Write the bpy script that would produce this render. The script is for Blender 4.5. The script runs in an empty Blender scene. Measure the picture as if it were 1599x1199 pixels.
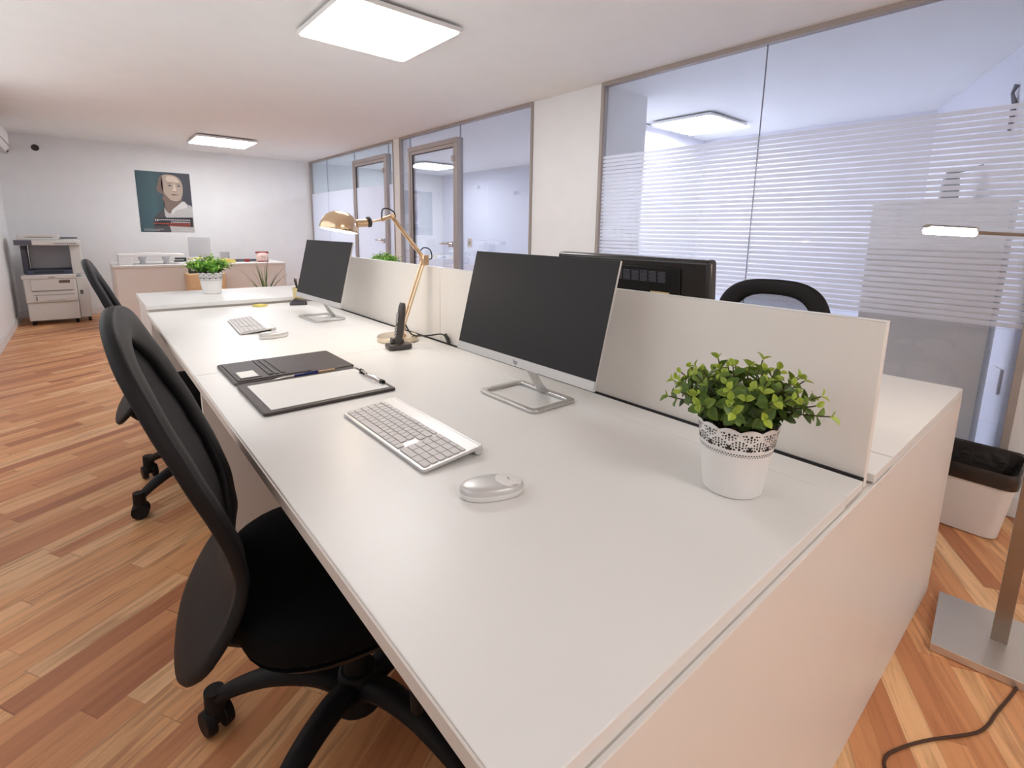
import bpy, bmesh, math, random
from mathutils import Vector, Matrix, Quaternion
random.seed(7)
PI = math.pi
sc = bpy.context.scene
COL = sc.collection
R = math.radians

# ------------------------------------------------------------------ materials
def srgb(r, g, b):
    f = lambda c: (c/255/12.92) if c/255 <= .04045 else ((c/255+.055)/1.055)**2.4
    return (f(r), f(g), f(b), 1)

def nodes(name):
    m = bpy.data.materials.new(name); m.use_nodes = True
    nt = m.node_tree; nt.nodes.clear()
    out = nt.nodes.new('ShaderNodeOutputMaterial')
    return m, nt, out

class N:
    """tiny node-graph helper"""
    def __init__(s, nt): s.nt = nt
    def n(s, t, **kw):
        nd = s.nt.nodes.new(t)
        for k, v in kw.items(): setattr(nd, k, v)
        return nd
    def lk(s, a, b): s.nt.links.new(a, b)
    def math(s, op, a, b=None, c=None):
        nd = s.n('ShaderNodeMath', operation=op)
        for i, v in enumerate((a, b, c)):
            if v is None: continue
            if isinstance(v, (int, float)): nd.inputs[i].default_value = v
            else: s.lk(v, nd.inputs[i])
        return nd.outputs[0]
    def comb(s, x, y, z=0.0):
        nd = s.n('ShaderNodeCombineXYZ')
        for i, v in enumerate((x, y, z)):
            if isinstance(v, (int, float)): nd.inputs[i].default_value = v
            else: s.lk(v, nd.inputs[i])
        return nd.outputs[0]
    def ramp(s, f, stops):
        nd = s.n('ShaderNodeValToRGB'); cr = nd.color_ramp
        while len(cr.elements) < len(stops): cr.elements.new(.5)
        for e, (p, c) in zip(cr.elements, stops): e.position = p; e.color = c
        s.lk(f, nd.inputs[0]); return nd.outputs[0]
    def mix(s, f, a, b, mode='MIX'):
        nd = s.n('ShaderNodeMix', data_type='RGBA', blend_type=mode)
        for sock, v in ((nd.inputs[0], f), (nd.inputs[6], a), (nd.inputs[7], b)):
            if isinstance(v, (int, float, tuple)): sock.default_value = v
            else: s.lk(v, sock)
        return nd.outputs[2]

def mat(name, col, rough=.5, metal=0., var=.04, scale=6., bump=0., bscale=200., spec=.5, coat=0., emis=None, estr=0., trans=0.):
    """principled with a little procedural variation"""
    m, nt, out = nodes(name); g = N(nt)
    p = g.n('ShaderNodeBsdfPrincipled')
    tc = g.n('ShaderNodeTexCoord')
    no = g.n('ShaderNodeTexNoise'); no.inputs['Scale'].default_value = scale; no.inputs['Detail'].default_value = 3
    g.lk(tc.outputs['Object'], no.inputs['Vector'])
    d = tuple(c*(1-var) for c in col[:3])+(1,); l = tuple(min(1, c*(1+var)) for c in col[:3])+(1,)
    g.lk(g.ramp(no.outputs[0], [(.3, d), (.7, l)]), p.inputs['Base Color'])
    p.inputs['Roughness'].default_value = rough; p.inputs['Metallic'].default_value = metal
    p.inputs['Specular IOR Level'].default_value = spec
    p.inputs['Coat Weight'].default_value = coat
    if trans: p.inputs['Transmission Weight'].default_value = trans
    if emis: p.inputs['Emission Color'].default_value = emis; p.inputs['Emission Strength'].default_value = estr
    if bump:
        n2 = g.n('ShaderNodeTexNoise'); n2.inputs['Scale'].default_value = bscale
        g.lk(tc.outputs['Object'], n2.inputs['Vector'])
        b = g.n('ShaderNodeBump'); b.inputs['Strength'].default_value = bump; b.inputs['Distance'].default_value = .002
        g.lk(n2.outputs[0], b.inputs['Height']); g.lk(b.outputs[0], p.inputs['Normal'])
    g.lk(p.outputs[0], out.inputs[0])
    return m

def emit(name, col, s):
    m, nt, out = nodes(name); g = N(nt)
    e = g.n('ShaderNodeEmission'); e.inputs[0].default_value = col; e.inputs[1].default_value = s
    g.lk(e.outputs[0], out.inputs[0]); return m

def floor_mat():
    m, nt, out = nodes('strip_parquet'); g = N(nt)
    tc = g.n('ShaderNodeTexCoord'); mp = g.n('ShaderNodeMapping'); mp.inputs['Rotation'].default_value = (0, 0, R(-FLOOR_ANGLE))
    g.lk(tc.outputs['Object'], mp.inputs[0]); sp = g.n('ShaderNodeSeparateXYZ'); g.lk(mp.outputs[0], sp.inputs[0])
    u, v = sp.outputs[0], sp.outputs[1]
    W, L = .068, .56
    vr = g.math('DIVIDE', v, W); row = g.math('FLOOR', vr)
    wn = g.n('ShaderNodeTexWhiteNoise', noise_dimensions='1D'); g.lk(row, wn.inputs['W'])
    us = g.math('ADD', g.math('DIVIDE', u, L), g.math('MULTIPLY', wn.outputs[0], 7.3))
    # uneven strip lengths: warp along the strip
    us = g.math('ADD', us, g.math('MULTIPLY', g.math('SINE', g.math('ADD', g.math('MULTIPLY', us, 2.3), row)), .28))
    cell = g.math('FLOOR', us)
    w2 = g.n('ShaderNodeTexWhiteNoise', noise_dimensions='2D'); g.lk(g.comb(row, cell), w2.inputs['Vector'])
    rnd = w2.outputs[0]; w3 = g.n('ShaderNodeSeparateColor'); g.lk(w2.outputs[1], w3.inputs[0])
    base = g.ramp(rnd, [(0, srgb(186, 118, 78)), (.13, srgb(208, 140, 94)), (.4, srgb(224, 158, 108)), (.7, srgb(238, 178, 124)), (1, srgb(248, 200, 150))])
    # grain
    gv = g.comb(g.math('ADD', g.math('MULTIPLY', u, 2.2), g.math('MULTIPLY', rnd, 40)), g.math('ADD', g.math('MULTIPLY', v, 34), g.math('MULTIPLY', w3.outputs[1], 30)), 0)
    n1 = g.n('ShaderNodeTexNoise'); n1.inputs['Scale'].default_value = 1.1; n1.inputs['Detail'].default_value = 5; n1.inputs['Roughness'].default_value = .6
    n1.inputs['Distortion'].default_value = .8
    g.lk(gv, n1.inputs['Vector'])
    gr = g.ramp(n1.outputs[0], [(.3, (.66, .57, .5, 1)), (.5, (.95, .94, .92, 1)), (.75, (1.06, 1.04, 1.02, 1))])
    c = g.mix(.85, base, gr, 'MULTIPLY')
    # bands: darker heartwood streaks in some strips
    n2 = g.n('ShaderNodeTexNoise'); n2.inputs['Scale'].default_value = .9; n2.inputs['Detail'].default_value = 2; n2.inputs['Distortion'].default_value = 1.2
    g.lk(g.comb(g.math('ADD', g.math('MULTIPLY', u, 3.), g.math('MULTIPLY', rnd, 90)), g.math('MULTIPLY', v, 42), 3.), n2.inputs['Vector'])
    st = g.math('MULTIPLY', g.ramp(n2.outputs[0], [(.52, (0, 0, 0, 1)), (.64, (1, 1, 1, 1))]), g.math('GREATER_THAN', w3.outputs[0], .55))
    c = g.mix(g.math('MULTIPLY', st, .45), c, srgb(150, 92, 58))
    # joints
    fv = g.math('FRACT', vr); fu = g.math('FRACT', us)
    jv = g.math('MAXIMUM', g.math('LESS_THAN', fv, .014), g.math('LESS_THAN', fu, .004))
    c = g.mix(g.math('MULTIPLY', jv, .45), c, srgb(120, 66, 36))
    p = g.n('ShaderNodeBsdfPrincipled'); g.lk(c, p.inputs['Base Color'])
    p.inputs['Roughness'].default_value = .38; p.inputs['Specular IOR Level'].default_value = .4
    g.lk(p.outputs[0], out.inputs[0]); return m

def glass_mat(name, tint=(.95, .965, .99, 1), stripes=False, frosted=None, refl=.07):
    """thin pane: transparent + faint mirror reflection; optional frosted film in bands of height"""
    m, nt, out = nodes(name); g = N(nt)
    tr = g.n('ShaderNodeBsdfTransparent'); tr.inputs[0].default_value = tint
    gl = g.n('ShaderNodeBsdfGlossy'); gl.inputs['Roughness'].default_value = .02
    fr = g.n('ShaderNodeFresnel'); fr.inputs[0].default_value = 1.45
    mx = g.n('ShaderNodeMixShader'); g.lk(g.math('MINIMUM', g.math('MULTIPLY', fr.outputs[0], 1.3), .5), mx.inputs[0])
    g.lk(tr.outputs[0], mx.inputs[1]); g.lk(gl.outputs[0], mx.inputs[2]); res = mx.outputs[0]
    if stripes or frosted:
        tc = g.n('ShaderNodeTexCoord'); sp = g.n('ShaderNodeSeparateXYZ'); g.lk(tc.outputs['Object'], sp.inputs[0]); z = sp.outputs[2]
        lo, hi = frosted
        band = g.math('MULTIPLY', g.math('GREATER_THAN', z, lo), g.math('LESS_THAN', z, hi))
        if stripes:
            f = g.math('FRACT', g.math('DIVIDE', z, .0272))
            dens = .74
            band = g.math('MULTIPLY', band, g.math('LESS_THAN', f, dens))
        d = g.n('ShaderNodeBsdfDiffuse'); d.inputs[0].default_value = (.86, .87, .9, 1)
        t2 = g.n('ShaderNodeBsdfTranslucent'); t2.inputs[0].default_value = (.86, .87, .93, 1)
        a = g.n('ShaderNodeMixShader'); a.inputs[0].default_value = .55; g.lk(d.outputs[0], a.inputs[1]); g.lk(t2.outputs[0], a.inputs[2])
        b = g.n('ShaderNodeMixShader'); g.lk(g.math('MULTIPLY', band, .74 if stripes else .82), b.inputs[0])
        g.lk(res, b.inputs[1]); g.lk(a.outputs[0], b.inputs[2]); res = b.outputs[0]
    g.lk(res, out.inputs[0]); return m

FLOOR_ANGLE = 30
M = {}
M['floor'] = floor_mat()
M['wall'] = mat('white_wall_paint', (.86, .858, .86, 1), .75, var=.015, bump=.05)
M['ceiling'] = mat('ceiling_paint', (.88, .875, .865, 1), .85, var=.012, bump=.03)
M['office'] = mat('cool_office_wall', srgb(226, 226, 236), .8, var=.015)
M['officefloor'] = mat('pale_grey_vinyl', srgb(206, 210, 222), .5, var=.03)
M['skirting'] = mat('skirting_white', (.78, .77, .76, 1), .5)
M['lam'] = mat('white_laminate', (.80, .785, .765, 1), .34, var=.01, spec=.4)
M['lamedge'] = mat('laminate_edge', (.66, .60, .555, 1), .5, var=.02)
M['panel'] = mat('white_panel_board', (.79, .735, .685, 1), .36, var=.012, spec=.4)
M['screenp'] = mat('partition_board', (.85, .81, .765, 1), .42, var=.015)
M['back'] = mat('back_desk_board', (.85, .82, .79, 1), .5, var=.015)
M['taupe'] = mat('taupe_metal_frame', srgb(176, 168, 166), .45, .35, var=.02)
M['rail'] = mat('ceiling_rail', srgb(168, 158, 152), .5, .1, var=.02)
M['joint'] = mat('pane_joint_seal', srgb(150, 152, 166), .5)
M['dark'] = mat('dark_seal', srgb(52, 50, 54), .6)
M['black'] = mat('black_plastic', (.010, .009, .010, 1), .55, var=.1, bump=.08, bscale=900, spec=.22)
M['mesh'] = mat('black_mesh_fabric', (.020, .018, .0195, 1), .85, var=.15, scale=400, bump=.4, bscale=1400, spec=.25)
M['cush'] = mat('black_seat_fabric', (.003, .003, .0035, 1), .95, var=.2, scale=300, bump=.3, bscale=900, spec=.15)
M['scr'] = mat('switched_off_screen', (.021, .019, .021, 1), .5, var=.02, spec=.22)
M['silver'] = mat('brushed_silver', srgb(196, 194, 192), .32, .85, var=.03)
M['silverp'] = mat('silver_plastic', srgb(204, 202, 201), .34, .35, var=.015)
M['chrome'] = mat('chrome', srgb(225, 222, 220), .12, 1., var=.02)
M['key'] = mat('light_grey_key', srgb(205, 200, 199), .5, var=.02)
M['whitep'] = mat('white_plastic', (.82, .80, .785, 1), .35, var=.01)
M['pot'] = mat('white_enamel_pot', (.80, .775, .76, 1), .38, var=.01)
M['hole'] = mat('pot_openings_dark', (.02, .016, .014, 1), .9)
M['soil'] = mat('dark_soil', (.02, .016, .012, 1), 1., var=.4, scale=90, bump=.8)
M['stem'] = mat('brown_stem', srgb(74, 66, 40), .6)
M['brass'] = mat('brushed_brass', srgb(222, 192, 158), .2, .95, var=.05, scale=20)
M['brassd'] = mat('pale_brass', srgb(222, 206, 184), .24, .9, var=.05, scale=20)
M['cord'] = mat('black_cord', (.02, .018, .018, 1), .5)
M['cordb'] = mat('brown_cord', srgb(66, 38, 20), .5)
M['phone'] = mat('dark_grey_phone', srgb(66, 60, 58), .38, .2, var=.05)
M['phonelt'] = mat('grey_phone_keys', srgb(150, 146, 144), .35, .3)
M['leather'] = mat('dark_brown_leather', srgb(62, 52, 50), .42, var=.12, scale=30, bump=.5, bscale=260)
M['leather2'] = mat('dark_leather_pocket', srgb(54, 47, 47), .4, var=.12, scale=30, bump=.5, bscale=260)
M['paper'] = mat('white_paper', (.84, .83, .81, 1), .7, var=.01)
M['blue'] = mat('blue_pen', srgb(28, 40, 110), .25)
M['tan'] = mat('tan_wood_pen', srgb(196, 160, 120), .5)
M['steel'] = mat('brushed_steel', srgb(214, 210, 205), .36, .8, var=.05, scale=3)
M['steeldk'] = mat('brushed_steel_pole', srgb(150, 138, 128), .3, .9, var=.08, scale=8)
M['cream'] = mat('cream_cabinet_board', (.97, .93, .86, 1), .5, var=.01)
M['bin'] = mat('white_bin_plastic', (.82, .79, .77, 1), .4, var=.01)
M['bag'] = mat('black_bin_bag', (.022, .018, .017, 1), .24, var=.2, spec=.6, bump=1., bscale=38)
M['pr_lt'] = mat('printer_offwhite', (.74, .72, .69, 1), .5, var=.015)
M['pr_gr'] = mat('printer_grey', srgb(92, 92, 104), .5)
M['pr_bl'] = mat('printer_blue_tray', srgb(62, 70, 92), .5)
M['pr_sh'] = mat('printer_seam', srgb(96, 90, 86), .6)
M['pr_pan'] = mat('printer_smoke_panel', srgb(104, 84, 74), .3)
M['yellow'] = mat('yellow_paper', srgb(226, 208, 110), .7)
M['pyellow'] = mat('pale_yellow_card', srgb(226, 206, 150), .6)
M['wood'] = mat('orange_beech', srgb(232, 196, 152), .5, var=.06)
M['red'] = mat('red_foil', srgb(150, 36, 36), .35)
M['pinkbag'] = mat('bag_white_print', srgb(226, 196, 186), .35, var=.2, scale=40)
M['orange'] = mat('orange_red_ink', srgb(206, 78, 52), .6)
M['lightgrey'] = mat('light_grey', srgb(190, 190, 196), .5)
M['bulb'] = emit('lamp_bulb_glow', (1, .86, .66, 1), 18)
M['shadein'] = mat('white_lamp_inside', (.9, .86, .8, 1), .4, emis=(1, .9, .78, 1), estr=1.6)
M['bar'] = emit('led_bar_glow', (1, .86, .66, 1), 30)
M['panelA'] = emit('panel_light_diffuser', (1, .975, .955, 1), 15.)
M['panelC'] = emit('far_panel_light_diffuser', (.97, .98, 1, 1), 20.)
M['panelB'] = emit('office_panel_light_diffuser', (.90, .925, 1, 1), 30)
M['day'] = emit('daylit_frosted_pane', (.96, .98, 1, 1), 1.6)  # glow of the added left-wall panes that brighten the room
M['day2'] = emit('daylit_rear_pane', (1, .985, .96, 1), .85)  # glow of the added panes behind the viewer
M['glass'] = glass_mat('clear_glass')
M['glassS'] = glass_mat('striped_film_glass', stripes=True, frosted=(.835, 1.79))
M['glassF'] = glass_mat('frosted_film_glass', tint=(.92, .97, .99, 1), frosted=(.1, 1.79))
M['clear'] = glass_mat('clear_acrylic', tint=(.9, .9, .9, 1))

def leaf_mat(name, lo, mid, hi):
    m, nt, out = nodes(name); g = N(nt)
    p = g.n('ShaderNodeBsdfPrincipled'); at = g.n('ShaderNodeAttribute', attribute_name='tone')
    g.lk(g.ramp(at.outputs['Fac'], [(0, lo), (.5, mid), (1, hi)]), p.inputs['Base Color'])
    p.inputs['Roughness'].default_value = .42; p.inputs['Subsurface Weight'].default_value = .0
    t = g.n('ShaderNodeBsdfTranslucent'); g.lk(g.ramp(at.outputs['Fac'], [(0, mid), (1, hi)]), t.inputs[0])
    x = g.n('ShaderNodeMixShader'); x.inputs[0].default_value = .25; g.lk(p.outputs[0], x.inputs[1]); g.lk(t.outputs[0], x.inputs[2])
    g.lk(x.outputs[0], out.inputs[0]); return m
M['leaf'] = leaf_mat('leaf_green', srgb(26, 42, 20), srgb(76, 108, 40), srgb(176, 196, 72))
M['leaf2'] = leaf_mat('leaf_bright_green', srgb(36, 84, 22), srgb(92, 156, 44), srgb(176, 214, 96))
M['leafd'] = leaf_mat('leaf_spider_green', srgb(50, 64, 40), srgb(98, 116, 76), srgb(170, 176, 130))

# ------------------------------------------------------------------ geometry helpers
def bmn(): return bmesh.new()
def box(bm, x0, x1, y0, y1, z0, z1, mx=None):
    v = [bm.verts.new(c) for c in ((x0,y0,z0),(x1,y0,z0),(x1,y1,z0),(x0,y1,z0),(x0,y0,z1),(x1,y0,z1),(x1,y1,z1),(x0,y1,z1))]
    if mx is not None:
        for q in v: q.co = mx @ q.co
    for f in ((0,3,2,1),(4,5,6,7),(0,1,5,4),(1,2,6,5),(2,3,7,6),(3,0,4,7)): bm.faces.new([v[i] for i in f])
    return bm
def ring(bm, c, ax, r, n=16, ry=None, phase=0):
    ax = Vector(ax).normalized(); t = Vector((0,0,1)) if abs(ax.z) < .9 else Vector((1,0,0))
    a = ax.cross(t).normalized(); b = ax.cross(a); ry = ry or r
    return [bm.verts.new(Vector(c)+a*r*math.cos(2*PI*i/n+phase)+b*ry*math.sin(2*PI*i/n+phase)) for i in range(n)]
def bridge(bm, A, B):
    n = len(A)
    for i in range(n): bm.faces.new((A[i], A[(i+1)%n], B[(i+1)%n], B[i]))
def tube(bm, pts, r, n=10, cap=True, flat=1.):
    pts = [Vector(p) for p in pts]; rs = r if isinstance(r, (list, tuple)) else [r]*len(pts)
    prev = None; A0 = None; fr = None
    for i, p in enumerate(pts):
        d = (pts[min(i+1, len(pts)-1)]-pts[max(i-1, 0)]).normalized()
        if fr is None:
            t = Vector((0,0,1)) if abs(d.z) < .9 else Vector((1,0,0)); fr = d.cross(t).normalized()
        else: fr = (fr - d*fr.dot(d)).normalized()
        b = d.cross(fr)
        A = [bm.verts.new(p+fr*rs[i]*math.cos(2*PI*k/n)+b*rs[i]*flat*math.sin(2*PI*k/n)) for k in range(n)]
        if prev: bridge(bm, prev, A)
        else: A0 = A
        prev = A
    if cap: bm.faces.new(A0[::-1]); bm.faces.new(prev)
    return bm
def cyl(bm, a, b, r, r2=None, n=20): return tube(bm, [a, b], [r, r if r2 is None else r2], n)
def lathe(bm, prof, n=32, c=(0,0,0), wob=None, capb=False, capt=False):
    prev = None; first = None
    for j, (r, z) in enumerate(prof):
        A = []
        for i in range(n):
            t = 2*PI*i/n; zz = z+(wob(t) if (wob and j == wob_i) else 0)
            A.append(bm.verts.new((c[0]+r*math.cos(t), c[1]+r*math.sin(t), c[2]+zz)))
        if prev: bridge(bm, prev, A)
        else: first = A
        prev = A
    if capb: bm.faces.new(first[::-1])
    if capt: bm.faces.new(prev)
    return bm
wob_i = -1
def curve(pts, n=8):
    """Catmull-Rom through points"""
    P = [Vector(p) for p in pts]; P = [P[0]*2-P[1]]+P+[P[-1]*2-P[-2]]; o = []
    for i in range(1, len(P)-2):
        a, b, c, d = P[i-1:i+3]
        for k in range(n):
            t = k/n; o.append(.5*((2*b)+(c-a)*t+(2*a-5*b+4*c-d)*t*t+(3*b-a-3*c+d)*t**3))
    o.append(P[-2]); return o
def rrect(x0, x1, y0, y1, r, n=5):
    o = []
    for cx, cy, a in ((x1-r, y1-r, 0), (x0+r, y1-r, 90), (x0+r, y0+r, 180), (x1-r, y0+r, 270)):
        for k in range(n+1):
            t = R(a+90*k/n); o.append((cx+r*math.cos(t), cy+r*math.sin(t)))
    return o
def prism(bm, poly, z0, z1, mx=None):
    A = [bm.verts.new((x, y, z0)) for x, y in poly]; B = [bm.verts.new((x, y, z1)) for x, y in poly]
    if mx is not None:
        for q in A+B: q.co = mx @ q.co
    bridge(bm, A, B); bm.faces.new(A[::-1]); bm.faces.new(B); return bm
def frame_ring(bm, outer, inner, z0, z1, mx=None):
    f = lambda P, z: [bm.verts.new((mx @ Vector((x, y, z))) if mx is not None else (x, y, z)) for x, y in P]
    a, b, c, d = f(outer, z0), f(outer, z1), f(inner, z0), f(inner, z1)
    bridge(bm, a, b); bridge(bm, b, d); bridge(bm, d, c); bridge(bm, c, a); return bm

def obj(name, bm, m, parent=None, bev=0., seg=2, smooth=True, sub=0, solid=0., tone=None, loc=None):
    me = bpy.data.meshes.new(name)
    bmesh.ops.recalc_face_normals(bm, faces=bm.faces)
    bm.to_mesh(me); bm.free()
    o = bpy.data.objects.new(name, me); COL.objects.link(o)
    me.materials.append(M[m] if isinstance(m, str) else m)
    if loc is not None: o.location = loc
    if parent is not None: o.parent = parent
    if smooth:
        me.shade_smooth()
        me.set_sharp_from_angle(angle=R(35))
    if solid:
        s = o.modifiers.new('s', 'SOLIDIFY'); s.thickness = solid; s.offset = 0
    if bev:
        b = o.modifiers.new('b', 'BEVEL'); b.width = bev; b.segments = seg; b.limit_method = 'ANGLE'; b.angle_limit = R(40)
    if sub:
        s = o.modifiers.new('u', 'SUBSURF'); s.levels = sub; s.render_levels = sub
    return o
def tag(o, label=None, cat=None, group=None, kind=None):
    if label: o['label'] = label
    if cat: o['category'] = cat
    if group: o['group'] = group
    if kind: o['kind'] = kind
    return o
def thing(name, label, cat, loc=(0,0,0), rz=0., group=None):
    o = bpy.data.objects.new(name, None); COL.objects.link(o); o.empty_display_size = .1
    o.location = loc; o.rotation_euler = (0, 0, rz); return tag(o, label, cat, group)
def struct(name, bm, m, label, cat, parent=None, **k):
    o = obj(name, bm, m, parent, **k)
    if parent is None: tag(o, label, cat, kind='structure')
    return o
def dup(root, loc, rz=0., label=None):
    r = root.copy(); COL.objects.link(r); r.location = loc; r.rotation_euler = (0, 0, rz)
    if label: r['label'] = label
    for ch in list(root.children):
        c = ch.copy(); COL.objects.link(c); c.parent = r
        for gch in list(ch.children):
            d = gch.copy(); COL.objects.link(d); d.parent = c
    return r
def text_bm(s, size, mx, ext=.0003, bold=0.):
    cu = bpy.data.curves.new('t', 'FONT'); cu.body = s; cu.size = size; cu.extrude = ext; cu.align_x = 'CENTER'; cu.align_y = 'CENTER'; cu.offset = bold
    o = bpy.data.objects.new('t', cu); COL.objects.link(o)
    bpy.context.view_layer.update()
    dg = bpy.context.evaluated_depsgraph_get(); me = bpy.data.meshes.new_from_object(o.evaluated_get(dg))
    bm = bmesh.new(); bm.from_mesh(me); bm.transform(mx)
    bpy.data.objects.remove(o); bpy.data.curves.remove(cu); bpy.data.meshes.remove(me); return bm
def basis(ex, ey, ez, o):
    return Matrix(((ex[0], ey[0], ez[0], o[0]), (ex[1], ey[1], ez[1], o[1]), (ex[2], ey[2], ez[2], o[2]), (0, 0, 0, 1)))

# ------------------------------------------------------------------ room
XW, ZC, YF, XL, YB = 2.80, 2.311, 8.811, -.929, -3.2
XO, ZT = 5.4, .74
struct('floor', box(bmn(), XL-.1, XO+.1, YB-.1, YF+.1, -.08, 0), 'floor', 'honey and brown strip parquet floor laid at an angle', 'floor', smooth=False)
struct('floor_office', box(bmn(), XW+.03, XO, YB, YF, .0, .003), 'officefloor', 'pale grey floor inside the glazed offices', 'floor', smooth=False)  # added over the parquet to keep orange bounce out of the offices
struct('ceiling', box(bmn(), XL-.1, XO+.1, YB-.1, YF+.1, ZC, ZC+.08), 'ceiling', 'flat white ceiling with panel lights', 'ceiling', smooth=False)
struct('wall_left', box(bmn(), XL-.1, XL, YB, YF, 0, ZC), 'wall', 'plain white left wall', 'wall', smooth=False)
struct('wall_back', box(bmn(), XL-.1, XO+.1, YF, YF+.1, 0, ZC), 'wall', 'white end wall with the portrait poster', 'wall', smooth=False)
struct('wall_rear', box(bmn(), XL-.1, XO+.1, YB-.1, YB, 0, ZC), 'wall', 'white wall behind the viewer', 'wall', smooth=False)
struct('wall_office', box(bmn(), XO, XO+.1, YB, YF, 0, ZC), 'office', 'pale lavender wall inside the glazed offices', 'wall', smooth=False)
struct('baseboard_left', box(bmn(), XL, XL+.014, YB, YF, 0, .09), 'skirting', 'white baseboard along the left wall', 'baseboard', bev=.004)
struct('baseboard_back', box(bmn(), XL+.014, XW, YF-.014, YF, 0, .09), 'skirting', 'white baseboard along the end wall', 'baseboard', bev=.004)
# right hand side: pillars and walls between the glazing
struct('wall_pillar', box(bmn(), XW, 3.35, 2.376, 3.139, 0, ZC), 'wall', 'white pillar between the striped glazing and the glass doors', 'wall', smooth=False)
struct('wall_post', box(bmn(), XW-.012, XW+.1, 5.565, 5.722, 0, ZC), 'wall', 'narrow white post between the two glass doors', 'wall', smooth=False)
struct('wall_divider', box(bmn(), 3.35, XO, 3.04, 3.139, 0, ZC), 'office', 'lavender wall between the glazed offices', 'wall', smooth=False)
struct('wall_right', box(bmn(), XW, XW+.1, YB, -.085, 0, ZC), 'wall', 'white wall beyond the striped glazing', 'wall', smooth=False)
struct('baseboard_right', box(bmn(), XW-.014, XW, YB, -.085, 0, .09), 'skirting', 'white baseboard beside the waste bin', 'baseboard', bev=.004)
bm = bmn(); a = Vector((2.9, -.20, 0)); b = Vector((5.45, .90, 0)); d = (b-a).normalized(); nn = Vector((d.y, -d.x, 0))*.08
prism(bm, [(q.x, q.y) for q in (a, b, b+nn, a+nn)], 0, ZC)
struct('wall_slanted', bm, 'office', 'pale slanted wall inside the striped office', 'wall', smooth=False)

# glowing panes added on the left wall and behind the viewer as fill light
def fill_panes(name, label, horiz, a, b, z0, z1, m, n):
    t = thing(name, label, 'window', (XL, a, 0) if not horiz else (a, YB, 0)); t['kind'] = 'structure'
    f = bmn(); L = b-a
    def bb(bm, u0, u1, d0, d1, za, zb):
        return box(bm, d0, d1, u0, u1, za, zb) if not horiz else box(bm, u0, u1, d0, d1, za, zb)
    bb(f, 0, L, .001, .04, z0-.05, z0); bb(f, 0, L, .001, .04, z1, z1+.05)
    for k in range(n+1): bb(f, k*L/n-.025, k*L/n+.025, .001, .04, z0, z1)
    obj('window_frame', f, 'skirting', t, bev=.003)
    for k in range(n): obj('pane', bb(bmn(), k*L/n+.026, (k+1)*L/n-.026, .004, .010, z0+.001, z1-.001), m, t, smooth=False)
fill_panes('window_4', 'row of daylit frosted panes in the left wall', False, .2, 5.7, 1.15, 2.15, 'day', 5)
fill_panes('window_5', 'row of daylit panes behind the viewer', True, -.6, 2.5, .5, 2.15, 'day2', 3)

def frame_rect(bm, x0, x1, y0, y1, z0, z1, w, sides='lrtb'):
    if 't' in sides: box(bm, x0, x1, y0, y1, z1-w, z1)
    if 'b' in sides: box(bm, x0, x1, y0, y1, z0, z0+w)
    za, zb = z0+(w if 'b' in sides else 0), z1-(w if 't' in sides else 0)
    if 'l' in sides: box(bm, x0, x1, y0, y0+w, za, zb)
    if 'r' in sides: box(bm, x0, x1, y1-w, y1, za, zb)
    return bm
def glazing(name, label, y0, y1, seams, gm, bottom=.05):
    w = thing(name, label, 'glass wall', (XW, y0, 0)); w['kind'] = 'structure'
    obj('frame', frame_rect(bmn(), -.02, .03, 0, y1-y0, 0, ZC, .028), 'rail', w, bev=.002)
    cuts = [y0+.028]+list(seams)+[y1-.028]
    for a, b in zip(cuts[:-1], cuts[1:]):
        obj('pane', box(bmn(), .002, .010, a-y0+.0015, b-y0-.0015, .028, ZC-.028), gm, w, smooth=False)
    for s in seams:
        obj('joint', box(bmn(), .001, .011, s-y0-.0015, s-y0+.0015, .028, ZC-.028), 'joint', w, smooth=False)
    return w
glazing('window_1', 'floor to ceiling glass wall with horizontal striped film', -.085, 2.376, [1.176], 'glassS')

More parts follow.
